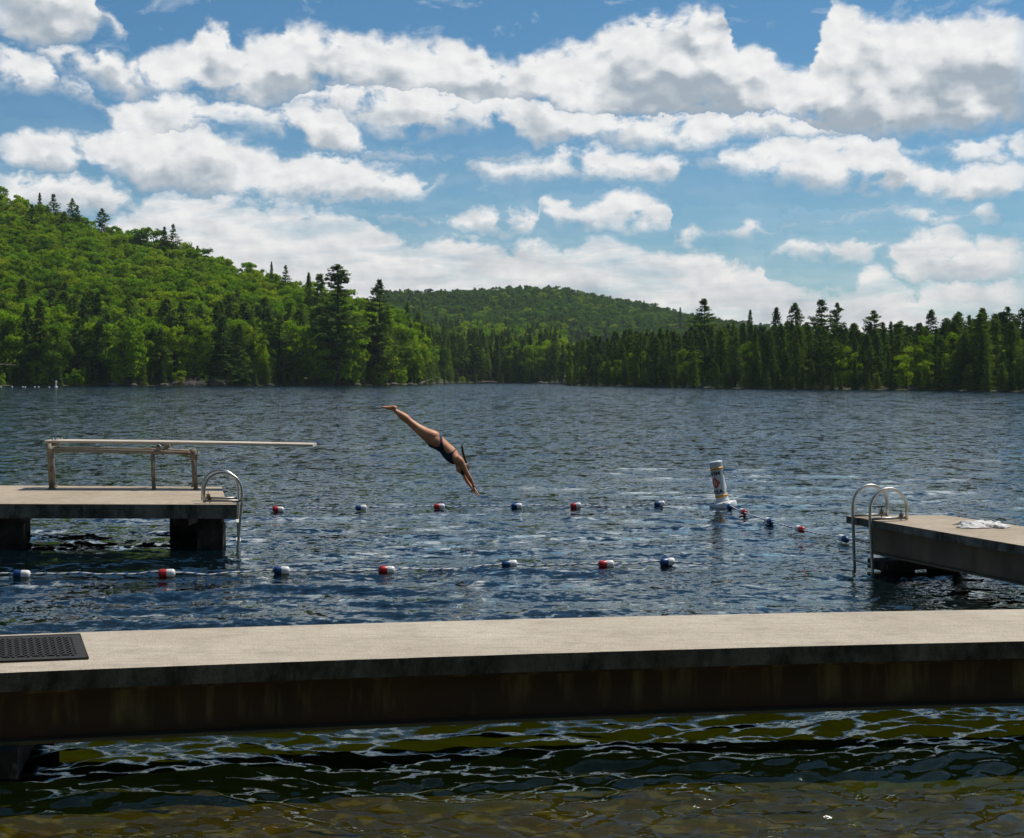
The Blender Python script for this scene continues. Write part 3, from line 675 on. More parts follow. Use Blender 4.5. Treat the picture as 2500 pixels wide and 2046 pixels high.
def ibeam(name, line, z0, z1, wf, parent, m):
    """I-section steel beam along a polyline (x,y)"""
    L = [Vector((*q, 0)) for q in line]; n = len(L); prof = [(-wf/2, z0), (wf/2, z0), (wf/2, z0+.022), (.012, z0+.03), (.012, z1-.03), (wf/2, z1-.022), (wf/2, z1), (-wf/2, z1), (-wf/2, z1-.022), (-.012, z1-.03), (-.012, z0+.03), (-wf/2, z0+.022)]
    bm = bmesh.new(); rings = []
    for i in range(n):
        d = (L[min(i+1, n-1)]-L[max(i-1, 0)]).normalized(); s = Vector((-d.y, d.x, 0))
        rings.append([bm.verts.new(L[i]+s*a+Vector((0, 0, z))) for a, z in prof])
    k = len(prof)
    for i in range(n-1):
        for j in range(k): bm.faces.new((rings[i][j], rings[i][(j+1) % k], rings[i+1][(j+1) % k], rings[i+1][j]))
    bm.faces.new(rings[0]); bm.faces.new(rings[-1][::-1])
    return from_bm(name, bm, m, parent)

# ---- foreground dock
ZD = .70
def dfront(x): return 10.09 + .1735*x - .0072*x*x if abs(x) < 6 else 10.09+.1735*x-.0072*36
def dback(x): return 11.56 + .1655*x - .0075*x*x if abs(x) < 6 else 11.56+.1655*x-.0075*36
dock = empty('concrete_dock', (0, 10.8, 0)); tag(dock, 'long pale concrete dock crossing the whole foreground on a rusty steel beam', 'dock')
def rel(o, par):     # keep world placement under a parent that is not at the origin
    o.matrix_parent_inverse = Matrix.Translation(-Vector(par.location)); return o
xs = list(np.linspace(-10, 12, 45))
xe = list(np.linspace(-10, 12, 330))
jit = lambda x, k: .006*mnoise.noise(Vector((x*3.1, k, 0))) + .004*mnoise.noise(Vector((x*14, k, 0)))
top = [(x, dfront(x)+jit(x, 0)) for x in xe] + [(x, dback(x)+jit(x, 5)) for x in reversed(xe)]
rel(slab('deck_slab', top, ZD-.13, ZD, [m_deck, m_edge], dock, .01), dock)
rel(ibeam('front_beam', [(x, dfront(x)+.13) for x in xs], .20, ZD-.132, .18, dock, m_steel), dock)
rel(ibeam('rear_beam', [(x, dback(x)-.16) for x in xs], .44, ZD-.132, .18, dock, m_steel), dock)
for px in (-3.75, 7.5):
    bm = bmesh.new(); a = math.atan(.2); R3 = Matrix.Rotation(a, 3, 'Z'); cx = px
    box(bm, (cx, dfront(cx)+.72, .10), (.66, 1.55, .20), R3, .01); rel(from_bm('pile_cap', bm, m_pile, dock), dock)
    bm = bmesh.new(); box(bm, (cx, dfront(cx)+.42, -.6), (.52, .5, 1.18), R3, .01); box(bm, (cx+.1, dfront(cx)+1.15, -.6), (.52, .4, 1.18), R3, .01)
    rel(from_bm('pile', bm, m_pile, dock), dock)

# ---- rubber mat
m_rub = simple('black_rubber', (.028, .026, .024), .8, var=.2, scale=20)
mat_o = empty('rubber_mat', (-4.0, 10.2, ZD)); tag(mat_o, 'black ribbed rubber mat lying on the concrete dock at the left edge of the picture', 'mat')
mx0, mx1 = -5.2, -2.95
bm = bmesh.new()
def mpt(x, t):
    f = dfront(x); b = dback(x); return (x - .55*(t-.24), f + (b-f)*t)
ma, mb = .24, .86
ring = [mpt(mx0, ma), mpt(mx1, ma), mpt(mx1, mb), mpt(mx0, mb)]
prism(bm, ring, ZD+.002, ZD+.010, .003)
rel(from_bm('base_sheet', bm, m_rub, mat_o), mat_o)
bm = bmesh.new(); nx, ny = 44, 17
for i in range(nx):
    for j in range(ny):
        t = ma+.07+(mb-ma-.14)*(j+.5)/ny; x = mx0+.03+(mx1-mx0-.10)*(i+.5)/nx; q = mpt(x, t)
        rot = Matrix.Rotation(.2 + (math.pi/2 if (i+j) % 2 else 0), 3, 'Z')
        box(bm, (q[0], q[1], ZD+.014), (.050, .018, .009), rot)
rel(from_bm('raised_tread', bm, m_rub, mat_o), mat_o)
bm = bmesh.new()
tube(bm, [(*q, ZD+.010) for q in ring+[ring[0]]], .006, 6); rel(from_bm('rim', bm, m_rub, mat_o), mat_o)

# ---- left platform
ZP = .70
plat = empty('swim_platform', (-7.5, 23.7, 0)); tag(plat, 'concrete swimming platform on dark piles carrying the diving board', 'platform')
top = [(-13, 21.88), (-9, 21.9), (-4.24, 21.9), (-4.62, 22.9), (-5.19, 25.40), (-9.3, 25.58), (-13, 25.6)]
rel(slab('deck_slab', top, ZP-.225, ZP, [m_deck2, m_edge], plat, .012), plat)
for (x0, x1, y0, y1) in ((-4.90, -4.5, 22.05, 22.3), (-5.85, -5.34, 24.2, 24.6), (-7.99, -7.62, 22.05, 22.28), (-8.8, -8.35, 24.2, 24.6), (-12.2, -11.8, 22.1, 22.5)):
    bm = bmesh.new(); zt = ZP-.227
    box(bm, ((x0+x1)/2, (y0+y1)/2, zt-.045), ((x1-x0)*.92, (y1-y0)*.9, .09), None, .006)
    vs = 1.05; box(bm, ((x0+x1)/2+.01, (y0+y1)/2, (zt-.09-1.6)/2), (x1-x0, y1-y0, 1.6+zt-.09), None, .015)
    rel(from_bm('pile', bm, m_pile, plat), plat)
bm = bmesh.new(); box(bm, (-5.2, 23.3, ZP-.30), (.28, 2.2, .14)); box(bm, (-8.1, 23.3, ZP-.30), (.28, 2.2, .14)); rel(from_bm('cross_beam', bm, m_pile, plat), plat)

m_steel2, nb = mat('olive_stained_steel'); p = pos(nb)
c = nb.mix(nb.mr(nb.noise(p, 1.6, 5, .6), .35, .65), (.17, .125, .07), (.10, .075, .045))
c = nb.mix(nb.mr(nb.noise(nb.v('MULTIPLY', p, (5, 5, .8)), 1., 5, .6), .5, .66, 0, .5), c, (.07, .05, .03)); bsdf(nb, c, .6, spec=.3)
# ---- right pier
pier = empty('concrete_pier', (7, 16, 0)); tag(pier, 'narrow concrete pier running in from the right with a towel on it', 'pier')
pa, pb = Vector((4.80, 20.38)), Vector((6.06, 16.72)); dr = (pb-pa).normalized(); far_c = Vector((6.24, 20.50)); far2 = Vector((6.85, 18.95)); dr2 = (far2-far_c).normalized()
Ln = 8.5; q1 = pa+dr*Ln; q2 = far_c+dr2*(Ln-.2)
top = [tuple(pa), tuple(pa+dr*3), tuple(q1), tuple(q2), tuple(far_c)]
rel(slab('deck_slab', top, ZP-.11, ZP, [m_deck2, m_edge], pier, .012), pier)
sd = Vector((-dr.y, dr.x)); sd = sd if sd.x > 0 else -sd
b0 = pa + dr*.38 + sd*.18
rel(ibeam('near_beam', [tuple(b0), tuple(b0+dr*4), tuple(b0+dr*7.8)], .205, ZP-.112, .16, pier, m_steel2), pier)
b1 = far_c + dr2*.5 - sd*.22
rel(ibeam('far_beam', [tuple(b1), tuple(b1+dr2*4), tuple(b1+dr2*7.4)], .205, ZP-.112, .16, pier, m_steel2), pier)
bm = bmesh.new(); cp = pa+dr*.85+sd*.62; R3 = Matrix.Rotation(math.atan2(sd.y, sd.x), 3, 'Z')
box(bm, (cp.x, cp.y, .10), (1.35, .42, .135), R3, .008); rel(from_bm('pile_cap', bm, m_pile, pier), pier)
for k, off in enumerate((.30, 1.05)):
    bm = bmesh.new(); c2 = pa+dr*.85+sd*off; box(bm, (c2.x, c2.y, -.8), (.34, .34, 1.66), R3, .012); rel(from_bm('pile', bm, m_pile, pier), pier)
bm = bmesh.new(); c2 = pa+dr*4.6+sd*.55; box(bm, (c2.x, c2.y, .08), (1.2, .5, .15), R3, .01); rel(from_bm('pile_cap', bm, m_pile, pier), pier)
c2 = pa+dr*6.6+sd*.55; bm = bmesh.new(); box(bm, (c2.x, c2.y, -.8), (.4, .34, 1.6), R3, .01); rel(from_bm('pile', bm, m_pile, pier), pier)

# ---- ladders
m_alu = simple('brushed_aluminium', (.62, .61, .58), .33, .9, var=.08, scale=14)
m_alu2 = simple('dull_aluminium', (.42, .40, .37), .45, .85, var=.15, scale=10)
m_white = simple('white_plastic', (.80, .80, .78), .35, var=.06, scale=6)
m_bronze = simple('tarnished_bronze', (.22, .15, .08), .5, .7, var=.3, scale=30)
def ladder(name, rails, treads, label, r=.023):
    """rails: list of (foot, leg_top, leg_bottom) ; arch from foot to leg above the deck"""
    base = rails[0][0]; o = empty(name, (base[0], base[1], ZP)); tag(o, label, 'ladder')
    for foot, leg, bot, ztop in rails:
        f, l = Vector((*foot, 0)), Vector((*leg, 0)); rr = (l-f).length/2; c = (f+l)/2; u = (f-l).normalized(); zc = ztop-rr-r
        pts = [f+Vector((0, 0, ZP+.01)), f+Vector((0, 0, ZP+.12))]
        pts += [c+u*rr*math.cos(a)+Vector((0, 0, zc+rr*math.sin(a))) for a in np.linspace(0, math.pi, 17)]
        lb = Vector((*bot, -.75)); p0 = l+Vector((0, 0, ZP)); pts += [p0, p0*.5+(Vector((*bot, 0)))*.5, Vector((*bot, 0)), lb]
        bm = bmesh.new(); tube(bm, pts, r, 12); ro = rel(from_bm('rail', bm, m_alu, o), o)
        bm = bmesh.new(); tube(bm, [f+Vector((0, 0, ZP+.035))-u*.01, l+Vector((0, 0, ZP+.035))], r*.85, 10); rel(from_bm('base_tube', bm, m_alu2, o), o)
        bm = bmesh.new(); k = f-u*.09; tube(bm, [k+Vector((0, 0, ZP+.002)), k+Vector((0, 0, ZP+.14))], .008, 8)
        box(bm, k+Vector((0, 0, ZP+.062)), (.05, .04, .035), None, .006); box(bm, k+Vector((0, 0, ZP+.09)), (.07, .014, .014))
        rel(from_bm('clamp_bolt', bm, m_bronze, o), o)
    for za, zb, rail_t in treads:
        A_, B_ = rail_t; bm = bmesh.new(); a = Vector((*A_, za)); b = Vector((*B_, zb)); d = (b-a)
        tube(bm, [a, b], .014, 8); mid = (a+b)/2; ang = math.atan2(d.y, d.x)
        box(bm, mid+Vector((0, 0, .012)), (d.length*.94, .075, .02), Matrix.Rotation(ang, 3, 'Z'), .004)
        rel(from_bm('tread', bm, m_white if name == 'platform_ladder' else m_alu2, o), o)
    return o
lad1 = ladder('platform_ladder', [((-4.80, 22.14), (-4.21, 22.14), (-4.27, 22.1), 1.20), ((-4.93, 22.62), (-4.36, 22.62), (-4.36, 22.6), 1.205)],
       [(.38, .38, ((-4.25, 22.12), (-4.36, 22.6))), (.09, .09, ((-4.26, 22.12), (-4.36, 22.6)))], 'curved metal ladder on the diving platform, its two rails lined up')
lad2 = ladder('pier_ladder', [((5.34, 20.18), (4.82, 20.04), (4.86, 20.08), 1.18), ((5.49, 19.72), (4.94, 19.56), (4.96, 19.46), 1.17)],
       [(.40, .40, ((4.84, 20.06), (4.95, 19.5))), (.10, .10, ((4.85, 20.07), (4.96, 19.47)))], 'curved metal ladder at the end of the right pier, seen with both loops open')

# ---- diving board and stand
m_rust = None
m_rust, nb = mat('painted_pipe_with_rust'); p = pos(nb)
c = nb.mix(nb.mr(nb.noise(p, 7, 6, .7), .50, .62), (.24, .215, .165), (.16, .085, .045)); bsdf(nb, c, .7, normal=bump(nb, nb.noise(p, 40, 4, .6), .003))
m_board = simple('faded_diving_board', (.62, .53, .42), .7, var=.10, scale=3, bumpd=.003)
stand = empty('diving_stand', (-6.8, 25.0, ZP)); tag(stand, 'rusty pipe stand bolted to the platform under the diving board', 'diving stand')
YF, YB = 24.72, 25.28
def pipe(name, pts, r, m=m_rust, seg=10, extra=None):
    bm = bmesh.new(); tube(bm, pts, r, seg)
    if extra: extra(bm)
    return rel(from_bm(name, bm, m, stand), stand)
for yy in (YF, YB):
    XO = 0 if yy == YF else -.15
    pipe('rail', [(-8.02+XO, yy, 1.385), (-6.2+XO, yy, 1.36), (-5.5+XO, yy, 1.335)], .036)
    pipe('leg', [(-8.06+XO, yy, 1.50), (-8.04+XO, yy, 1.2), (-8.01+XO, yy, ZP)], .046, extra=lambda bm: (lathe(bm, [(.07, ZP), (.07, ZP+.03)], 12, mx=Matrix.Translation((-8.01+XO, yy, 0))), lathe(bm, [(.058, 1.33), (.058, 1.45)], 12, mx=Matrix.Translation((-8.045+XO, yy, 0)))))
    pipe('leg', [(-5.53+XO, yy, 1.34), (-5.50+XO, yy, ZP)], .036, extra=lambda bm: (lathe(bm, [(.06, ZP), (.06, ZP+.025)], 12, mx=Matrix.Translation((-5.5+XO, yy, 0))), lathe(bm, [(.052, 1.22), (.052, 1.38)], 12, mx=Matrix.Translation((-5.525+XO, yy, 0)))))
pipe('leg', [(-6.25, YF, 1.35), (-6.23, YF, ZP)], .032, extra=lambda bm: lathe(bm, [(.05, ZP), (.05, ZP+.02)], 12, mx=Matrix.Translation((-6.23, YF, 0))))
pipe('leg', [(-6.40, YB, 1.35), (-6.38, YB, ZP)], .032)
pipe('cross_bar', [(-8.05, YF, 1.475), (-8.05, YB, 1.475)], .03)
pipe('cross_bar', [(-6.16, YF-.08, 1.345), (-6.16, YB+.08, 1.345)], .03)
bm = bmesh.new()
for yy in (YF-.02, YB+.02):
    box(bm, (-6.15, yy, 1.40), (.055, .05, .16), None, .01); lathe(bm, [(.05, -.03), (.05, .03)], 14, mx=Matrix.Translation((-6.14, yy, 1.435)) @ Matrix.Rotation(math.pi/2, 4, 'X'))
    lathe(bm, [(.03, -.02), (.03, .02)], 10, mx=Matrix.Translation((-6.17, yy-.03, 1.33)) @ Matrix.Rotation(math.pi/2, 4, 'X'))
tube(bm, [(-6.14, YF-.05, 1.465), (-6.14, YB+.05, 1.465)], .022, 10)
rel(from_bm('fulcrum', bm, m_alu2, stand), stand)
board = empty('diving_board', (-8.12, 25.0, 1.5)); tag(board, 'long pale diving board reaching out over the water from its stand', 'diving board')
bm = bmesh.new(); n = 24; secs = []
for i in range(n+1):
    t = i/n; x = -8.14+t*4.67; z = 1.553-.018*t-.036*t*t; hw = .25; th_ = .046
    secs.append([bm.verts.new((x, y, zz)) for y, zz in ((25-hw, z-.008), (25-hw, z-th_), (25+hw, z-th_), (25+hw, z-.008), (25+hw-.01, z), (25-hw+.01, z))])
for i in range(n):
    for j in range(6): bm.faces.new((secs[i][j], secs[i][(j+1) % 6], secs[i+1][(j+1) % 6], secs[i+1][j]))
bm.faces.new(secs[0]); bm.faces.new(secs[-1][::-1]); rel(from_bm('plank', bm, m_board, board), board)
bm = bmesh.new()
for x in (-8.03, -7.97):
    for y in (24.85, 25.15): lathe(bm, [(.02, 1.553), (.02, 1.572), (.012, 1.578)], 8, mx=Matrix.Translation((x, y, 0)))
box(bm, (-8.0, 25.0, 1.556), (.05, .42, .008)); rel(from_bm('anchor_bolts', bm, m_alu, board), board)

# ---- towel
m_tow = simple('white_towel_cloth', (.80, .78, .75), .95, var=.04, scale=30, bumpd=.004)
n = 90; ux, uy = np.meshgrid(np.linspace(-1, 1, n), np.linspace(-1, 1, n), indexing='ij')
tc = Vector((6.25, 18.85)); zt = np.zeros_like(ux); X0 = ux*.30+.05*np.sin(uy*3+1); Y0 = uy*.20+.05*np.sin(ux*4)
for i in range(n):
    for j in range(n):
        v = Vector((ux[i, j]*2.2, uy[i, j]*1.6, 0)); a = mnoise.noise(v*1.3+Vector((7, 2, 0))); b = mnoise.noise(v*3.1)
        ridge_ = (1-abs(mnoise.noise(v*1.5+Vector((3, 3, 3))))*2.6)
        zt[i, j] = max(0, .035+.045*ridge_+.03*a+.018*b)*min(1, 3.2*(1-max(abs(ux[i, j]), abs(uy[i, j]))**1.2)+.1)
        X0[i, j] += .05*b; Y0[i, j] += .06*a + .03*mnoise.noise(Vector((ux[i, j]*2, 9, 1)))
ca, sa = math.cos(-.1), math.sin(-.1)
tv = np.stack([tc.x+X0*ca-Y0*sa, tc.y+X0*sa+Y0*ca, ZP+.004+zt*.75], -1).reshape(-1, 3)
tow = from_np('towel', tv, grid_faces(n, n), m_tow, smooth=True); tow.modifiers.new('thick', 'SOLIDIFY').thickness = .004
tag(tow, 'crumpled white towel dropped on the right pier', 'towel')

# ------------------------------------------------------------------ ropes and floats
m_red = simple('red_plastic', (.50, .018, .022), .35, var=.1, scale=10)
m_blue = simple('blue_plastic', (.014, .055, .20), .35, var=.1, scale=10)
m_rw = simple('white_rope_strand', (.72, .72, .68), .8, var=.1, scale=60); m_rb = simple('blue_rope_strand', (.03, .14, .38), .8, var=.1, scale=60)
def rope(name, pts, label, dip, r=.0125, zf=.07, group='swim line ropes', up=.0):
    P = []
    for i in range(len(pts)-1):
        a, b = Vector((*pts[i], 0)), Vector((*pts[i+1], 0)); L = (b-a).length; n = max(8, int(L/.025))
        for k in range(n):
            t = k/n; q = a.lerp(b, t); s = math.sin(math.pi*t)
            q.z = zf-.72*dip[i % len(dip)]*s**.6 + .010*math.sin(q.x*5.1+q.y*3) + .006*math.sin(q.x*13+1)
            q += Vector((0, .03*math.sin(q.x*1.9), 0))*s; P.append(q)
    P.append(Vector((*pts[-1], zf)))
    bm = bmesh.new(); tube(bm, P, r, 6, mi=lambda i, k: 1 if ((i + k) % 6) in (0, 1) else 0)
    o = from_bm(name, bm, [m_rw, m_rb], None); return tag(o, label, 'rope', group)
def float_mesh(L=.225, r=.056):
    prof = [(0, -L/2), (r*.30, -L/2), (r*.72, -L/2+.008), (r*.93, -L/2+.022), (r, -L/2+.045), (r, -.0015), (r*.985, 0)]
    return prof
def make_float(colm, loc, axis, label, group, cname):
    o = empty('lane_float', loc); q = Vector(axis).normalized().to_track_quat('Z', 'Y'); o.rotation_mode = 'QUATERNION'; o.rotation_quaternion = q
    pr_ = float_mesh()
    bm = bmesh.new(); lathe(bm, pr_, 20); from_bm(cname, bm, colm, o)
    bm = bmesh.new(); lathe(bm, [(a, -b) for a, b in reversed(pr_)], 20); from_bm('white_half', bm, m_white, o)
    tag(o, label, 'float', group); return o
ORD = ['first', 'second', 'third', 'fourth', 'fifth', 'sixth', 'seventh']
back = [(-4.62, 28.06), (-3.02, 28.42), (-1.47, 28.77), (.1, 28.92), (1.31, 29.06), (3.07, 29.5)]
near_ = [(-6.49, 18.77), (-4.6, 18.9), (-3.12, 19.21), (-1.7, 19.28), (-.03, 19.9), (1.33, 19.93), (2.22, 20.2)]
diag = [(4.40, 28.75), (4.49, 27.53), (4.67, 25.74), (4.96, 24.39), (5.38, 22.98)]
rope('swim_line', [(-6.6, 27.9)] + back + [(4.25, 29.5)], 'far twisted rope of floats from behind the platform to the swim marker', [.02, .02, .035, .03, .035, .075, .05, .05], .013)
rope('swim_line', [(-8.2, 18.7)] + near_ + [(2.85, 20.05)], 'near twisted blue and white rope of floats in front of the platform', [.03, .035, .05, .055, .06, .05, .03, .03, .14])
rope('swim_line', [(4.36, 29.3)] + diag + [(5.75, 21.6), (6.0, 20.6)], 'slanting rope of floats from the swim marker in to the right pier', [.0, .02, .02, .02, .02, .02, .0], .013, .085)
for i, q in enumerate(near_):
    nm = 'blue' if i in (0, 2, 4, 6) else 'red'; ax = Vector((near_[min(i+1, 6)][0]-near_[max(i-1, 0)][0], near_[min(i+1, 6)][1]-near_[max(i-1, 0)][1], rng.normal(0, .10)))
    make_float(m_blue if nm == 'blue' else m_red, (*q, .05), ax, '%s and white float, %s from the left on the near rope' % (nm, ORD[i]), 'floats on the near rope', nm+'_half')
for i, q in enumerate(back):
    nm = 'red' if i in (0, 2, 4) else 'blue'; ax = Vector((1, .15, rng.normal(0, .10)))
    make_float(m_blue if nm == 'blue' else m_red, (*q, .05), ax, '%s and white float, %s from the left on the far rope' % (nm, ORD[i]), 'floats on the far rope', nm+'_half')
for i, q in enumerate(diag):
    nm = 'blue' if i in (0, 2, 4) else 'red'; a = Vector(diag[max(i-1, 0)]); b = Vector(diag[min(i+1, 4)]); d = (a-b).normalized()
    dd = Vector((d.x-.25, d.y, .12)) if i else Vector((-.1, 1, .35))
    make_float(m_blue if nm == 'blue' else m_red, (*q, .075), dd, '%s and white float, %s from the swim marker on the slanting rope' % (nm, ORD[i]), 'floats on the slanting rope', nm+'_half')

# ------------------------------------------------------------------ swim marker buoy
m_or = simple('orange_band', (.80, .36, .02), .45, var=.06, scale=10); m_ink = simple('black_lettering', (.012, .012, .014), .5, var=.1)
m_rd = simple('red_symbol', (.62, .07, .03), .45, var=.06)
m_buoyw = simple('white_buoy_shell', (.70, .71, .70), .32, var=.05, scale=5)
buoy = empty('marker_buoy', (4.42, 29.6, -.035)); buoy.rotation_euler = (rad(-3), rad(-10.5), 0)
tag(buoy, 'leaning white tube buoy with orange bands and swim area lettering', 'buoy')
RB = .131
bm = bmesh.new(); lathe(bm, [(RB*1.0, -.30), (RB, .10), (RB+.035, .115), (RB+.010, .16), (RB, .20), (RB, .92), (RB+.010, .935), (RB+.012, .96), (RB+.004, .975), (RB*.8, .985), (0, .99)], 40); from_bm('column', bm, m_buoyw, buoy, False)
bm = bmesh.new(); lathe(bm, [(.16, -.03), (.275, -.02), (.285, .0), (.285, .095), (.27, .112), (.17, .125), (.135, .14)], 48); from_bm('float_collar', bm, m_buoyw, buoy)
for z in (.225, .80):
    bm = bmesh.new(); lathe(bm, [(RB+.0025, z), (RB+.0025, z+.052)], 40); from_bm('orange_band', bm, m_or, buoy)
def wrap(bm, ang0, z0, r):
    for v in bm.verts:
        a = ang0 + v.co.x/RB; rr = r+v.co.z; z = z0+v.co.y; v.co = Vector((math.sin(a)*rr, -math.cos(a)*rr, z))
def text_bm(s, width, height_):
    cu_ = bpy.data.curves.new('txt', 'FONT'); cu_.body = s; cu_.offset = .035; cu_.extrude = .0; cu_.resolution_u = 3
    to = bpy.data.objects.new('txt', cu_); C.objects.link(to); bpy.context.view_layer.update()
    me = bpy.data.meshes.new_from_object(to.evaluated_get(bpy.context.evaluated_depsgraph_get())); bpy.data.objects.remove(to)
    b = bmesh.new(); b.from_mesh(me); xs_ = [v.co.x for v in b.verts]; ys_ = [v.co.y for v in b.verts]; x0, x1, y0, y1 = min(xs_), max(xs_), min(ys_), max(ys_)
    bmesh.ops.subdivide_edges(b, edges=[e for e in b.edges if e.calc_length() > .3], cuts=3)
    bmesh.ops.triangulate(b, faces=b.faces[:])
    for v in b.verts: v.co = Vector(((v.co.x-x0)/(x1-x0)*width, (v.co.y-y0)/(y1-y0)*height_, 0))
    return b
for word, zz in (('SWIM', .685), ('AREA', .305)):
    for k in range(2):
        b = text_bm(word, RB*rad(146), .090); wrap(b, rad(-130 + (3 if word == 'AREA' else 0)+180*k), zz, RB+.003); from_bm('lettering', b, m_ink, buoy)
for k in range(2):
    b = bmesh.new(); n = 12                                   # diamond outline filled, wrapped on the column
    g = [[b.verts.new(((i/n-.5 + 0)*.20, (j/n-.5)*.24, 0)) for j in range(n+1)] for i in range(n+1)]
    for v in b.verts:
        x, y = v.co.x/.10, v.co.y/.12; v.co.x, v.co.y = (x+y)/2*.105, (y-x)/2*.13
    for i in range(n):
        for j in range(n): b.faces.new((g[i][j], g[i+1][j], g[i+1][j+1], g[i][j+1]))
    wrap(b, rad(-42+180*k), .535, RB+.003); from_bm('diamond_symbol', b, m_rd, buoy)
    b = bmesh.new()
    for sx in (-1, 1):
        for sy in (-1, 1):
            vs = [b.verts.new((sx*.009, sy*.011, 0)), b.verts.new((sx*.042, sy*.011, 0)), b.verts.new((sx*.009, sy*.055, 0))]; b.faces.new(vs)
    wrap(b, rad(-42+180*k), .535, RB+.0055); from_bm('white_cross_marks', b, m_buoyw, buoy)

# ------------------------------------------------------------------ diver
m_skin, nb = mat('tanned_skin'); p = pos(nb)
c = nb.mix(nb.mr(nb.noise(p, 9, 4, .5), .35, .65), (.50, .21, .10), (.60, .28, .145))
bsdf(nb, c, .5, spec=.4, Subsurface_Weight=.08)
m_suit = simple('navy_swimsuit', (.010, .018, .045), .45, var=.1, scale=20)
m_hair = simple('brown_hair', (.055, .028, .018), .55, var=.3, scale=40)
YD = 24.4; KP = .15557*YD/3472   # metres per reference unit in the diver's plane
hz_y = 918.6
def dv(x, y, d=0.):                 # side-view drafting units -> local metres
    X = ((900+x*.15557)-1250)/3472*YD; Z = H-((960+y*.15557)-hz_y)/3472*YD; return Vector((X, d, Z))
DO = dv(1180, 850); DO.y = YD
def dl(x, y, d=0.): v = dv(x, y, d); return Vector((v.x-DO.x, d, v.z-DO.z))
def limb(bm, keys, seg=16, sub=6):
    """keys: (x, y, depth, half thickness in the side plane, half width across) -> closed tapered tube"""
    K = [(dl(k[0], k[1], k[2]), k[3]*KP, k[4]*KP) for k in keys]; pts = []
    def cr_(a, b, c, d, t): return .5*((2*b)+(-a+c)*t+(2*a-5*b+4*c-d)*t*t+(-a+3*b-3*c+d)*t**3)
    for i in range(len(K)-1):
        A, B, Cc, Dd = K[max(i-1, 0)], K[i], K[i+1], K[min(i+2, len(K)-1)]
        for s in range(sub):
            t = s/sub; pts.append((cr_(A[0], B[0], Cc[0], Dd[0], t), max(cr_(A[1], B[1], Cc[1], Dd[1], t), .002), max(cr_(A[2], B[2], Cc[2], Dd[2], t), .002)))
    pts.append(K[-1]); n = len(pts); rings = []
    for i in range(n):
        T = (pts[min(i+1, n-1)][0]-pts[max(i-1, 0)][0]).normalized(); Yv = Vector((0, 1, 0)); S_ = T.cross(Yv).normalized(); Yp = S_.cross(T)
        rings.append([bm.verts.new(pts[i][0]+S_*math.cos(a)*pts[i][1]+Yp*math.sin(a)*pts[i][2]) for a in [2*math.pi*k/seg for k in range(seg)]])
    for i in range(n-1):
        for k in range(seg): bm.faces.new((rings[i][k], rings[i][(k+1) % seg], rings[i+1][(k+1) % seg], rings[i+1][k]))
    for ring, q, sgn in ((rings[0], pts[0], -1), (rings[-1], pts[-1], 1)):
        T = (pts[1][0]-pts[0][0]).normalized() if sgn < 0 else (pts[-1][0]-pts[-2][0]).normalized()
        cpt = bm.verts.new(q[0]+T*sgn*min(q[1], q[2])*.6)
        for k in range(seg): bm.faces.new((ring[k], ring[(k+1) % seg], cpt))
bm = bmesh.new()
# torso: hips -> waist -> ribs -> shoulders -> neck
limb(bm, [(985, 705, 0, 118, 150), (1045, 735, 0, 128, 165), (1120, 790, 0, 108, 150), (1190, 845, 0, 100, 125), (1255, 915, 0, 112, 128), (1320, 985, 0, 108, 140), (1385, 1040, 0, 88, 150), (1430, 1085, 0, 60, 90), (1455, 1110, 0, 48, 52)], 22)
limb(bm, [(1035, 640, -.075, 60, 62), (1075, 700, -.08, 62, 66), (1060, 740, -.08, 55, 60)], 14)
limb(bm, [(1035, 640, .075, 60, 62), (1075, 700, .08, 62, 66), (1060, 740, .08, 55, 60)], 14)
limb(bm, [(1262, 1000, -.06, 40, 55), (1300, 1020, -.065, 52, 60), (1325, 1030, -.06, 40, 50)], 12)     # bust
limb(bm, [(1262, 1000, .06, 40, 55), (1300, 1020, .065, 52, 60), (1325, 1030, .06, 40, 50)], 12)
